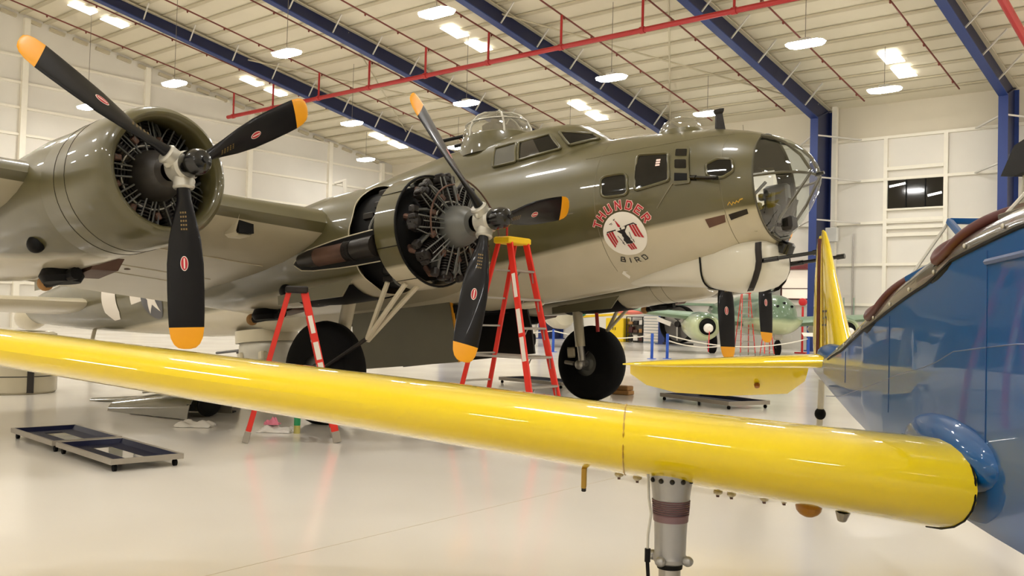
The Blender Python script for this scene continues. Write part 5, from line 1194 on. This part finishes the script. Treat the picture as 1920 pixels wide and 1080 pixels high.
for sd in (-1, 1):
    b = MB(); R = []
    for x, y, c, z, th in ((.9, 1.2, 3.2, 1.55, .16), (3.3, 1.3, 2.8, 1.75, .16), (6.8, 1.9, 2.0, 2.05, .13), (10.0, 2.4, 1.2, 2.25, .12)): R.append([(sd * x, y + q * c, z + yy * c) for q, yy in naca(th, 8)])
    b.loft(R, 0, True); wg = b.build('wing', m_gr, gt, 40)
    if sd == -1: b = MB(); b.ell((-6.6, 2.2, 1.93), (.75, .5, .13), 14, 8); b.build('wing_patch', mat('salmon_patch', srgb(226, 120, 104), .5), wg)
    b = MB(); b.loft([nr for nr in [[(sd * 3.3 + Rr * math.sin(t), y, 1.32 + Rr * math.cos(t)) for t in np.linspace(0, 2 * PI, 28, endpoint=False)] for y, Rr in ((-.55, .40), (-.62, .48), (-.5, .60), (.2, .70), (1.5, .72), (3.5, .5), (5, .15))]]); na = b.build('nacelle', m_gcam, gt, 50)
    b = MB(); b.lathe((sd * 3.3, -.5, 1.25), (0, -1, 0), [(-.1, .5), (0, .50), (.05, .3), (.3, .15)], 24, 0); b.lathe((sd * 3.3, -.8, 1.25), (0, -1, 0), [(-.1, .22), (.1, .2), (.18, .1), (.18, .001)], 18, 1); b.build('engine_front', [m_mblack, m_white], na)
    b = MB(); b.lathe((sd * 3.3 + .55 - .16, .9, .52), (1, 0, 0), [(0, .1), (0, .42), (.06, .5), (.26, .5), (.32, .42), (.32, .1)], 24); b.tube([(sd * 3.3 + .4, .9, .5), (sd * 3.3 + .3, .9, 1.3)], .08, 8, 1); b.build('main_wheel', [m_rubber, m_alloy], gt)
b = MB(); b.bar((-3.3, -1.0, 1.1), (-3.35, -1.05, .15), .10, .02); b.build('streamer', mat('streamer_red', srgb(232, 36, 60), .5), gt, 0)
b = MB(); b.lathe((-.1, -.6, .40), (1, 0, 0), [(0, .08), (0, .3), (.04, .38), (.16, .38), (.2, .3), (.2, .08)], 20); b.tube([(0, -.6, .4), (0, -.5, 1.3)], .09, 8, 1); b.tube([(0, -.6, .75), (0, .2, 1.1)], .05, 6, 1); b.box((0, -.65, .95), (.42, .12, .3), 1, None, .03); b.build('nose_wheel', [m_rubber, m_alloy], gt)
b = MB(); 
for sd in (-1, 1): b.prism([(sd * 3.2, 12.2, 2.4), (sd * 3.2, 14.4, 2.3), (sd * 3.2, 14.2, 4.6), (sd * 3.2, 12.9, 4.6)], (.15, 0, 0))
b.box((0, 13.3, 2.6), (6.6, 1.8, .14)); b.build('tail', m_gr, gt, 0)
# grey maintenance plane parts behind the green bomber: small plane seen under the belly on the left
m_beige = mat('beige_paint', srgb(206, 198, 176), .4, var=.06)
gt = thing('light_plane', 'beige light plane with yellow wing edge beyond the big left tyre', 'airplane', (2.6, 50.5, 0), .1)
b = MB(); R = []
for y, hw, zb, zt in ((-2.2, .1, 1.7, 2.0), (-2.0, .55, 1.15, 2.4), (-1.0, .7, .95, 2.6), (1, .7, .95, 2.9), (3, .5, 1.1, 2.6), (6.5, .12, 1.7, 2.2)): R.append([(hw * math.sin(t), y, (zb + zt) / 2 + (zt - zb) / 2 * math.cos(t)) for t in np.linspace(0, 2 * PI, 24, endpoint=False)])
b.loft(R, 0, True); b.build('fuselage', m_beige, gt, 50)
for sd in (-1, 1):
    b = MB(); b.loft([[(sd * x, y + q * c, z + yy * c) for q, yy in naca(.14, 8)] for x, y, c, z in ((.6, -.6, 1.9, 1.6), (5.2, -.2, 1.2, 2.0))], 0, True); wg = b.build('wing', m_beige, gt, 40)
    b = MB(); b.bar((sd * .8, -.62, 1.62), (sd * 4.2, -.33, 1.91), .1, .12); b.build('wing_edge', m_cap, wg)
    b = MB(); b.lathe((sd * 1.4, -.2, .33), (1, 0, 0), [(-.1, .05), (-.1, .25), (-.05, .33), (.05, .33), (.1, .25), (.1, .05)], 18); b.tube([(sd * 1.4, -.2, .33), (sd * 1.2, -.2, 1.6)], .06, 8, 1); b.build('main_wheel', [m_rubber, m_alloy], gt)
b = MB(); b.ell((.9, -1.9, 1.85), (.22, .2, .22), 12, 8); b.build('green_lamp', mat('lamp_green', srgb(40, 130, 100), .3), gt)
b = MB(); b.prism([(0, 5.2, 1.9), (0, 6.8, 2.0), (0, 6.9, 3.4), (0, 6.2, 3.4)], (.08, 0, 0)); b.box((0, 6.3, 2.1), (2.6, .8, .08)); b.build('tail', m_beige, gt, 0)
bpy.context.view_layer.update()
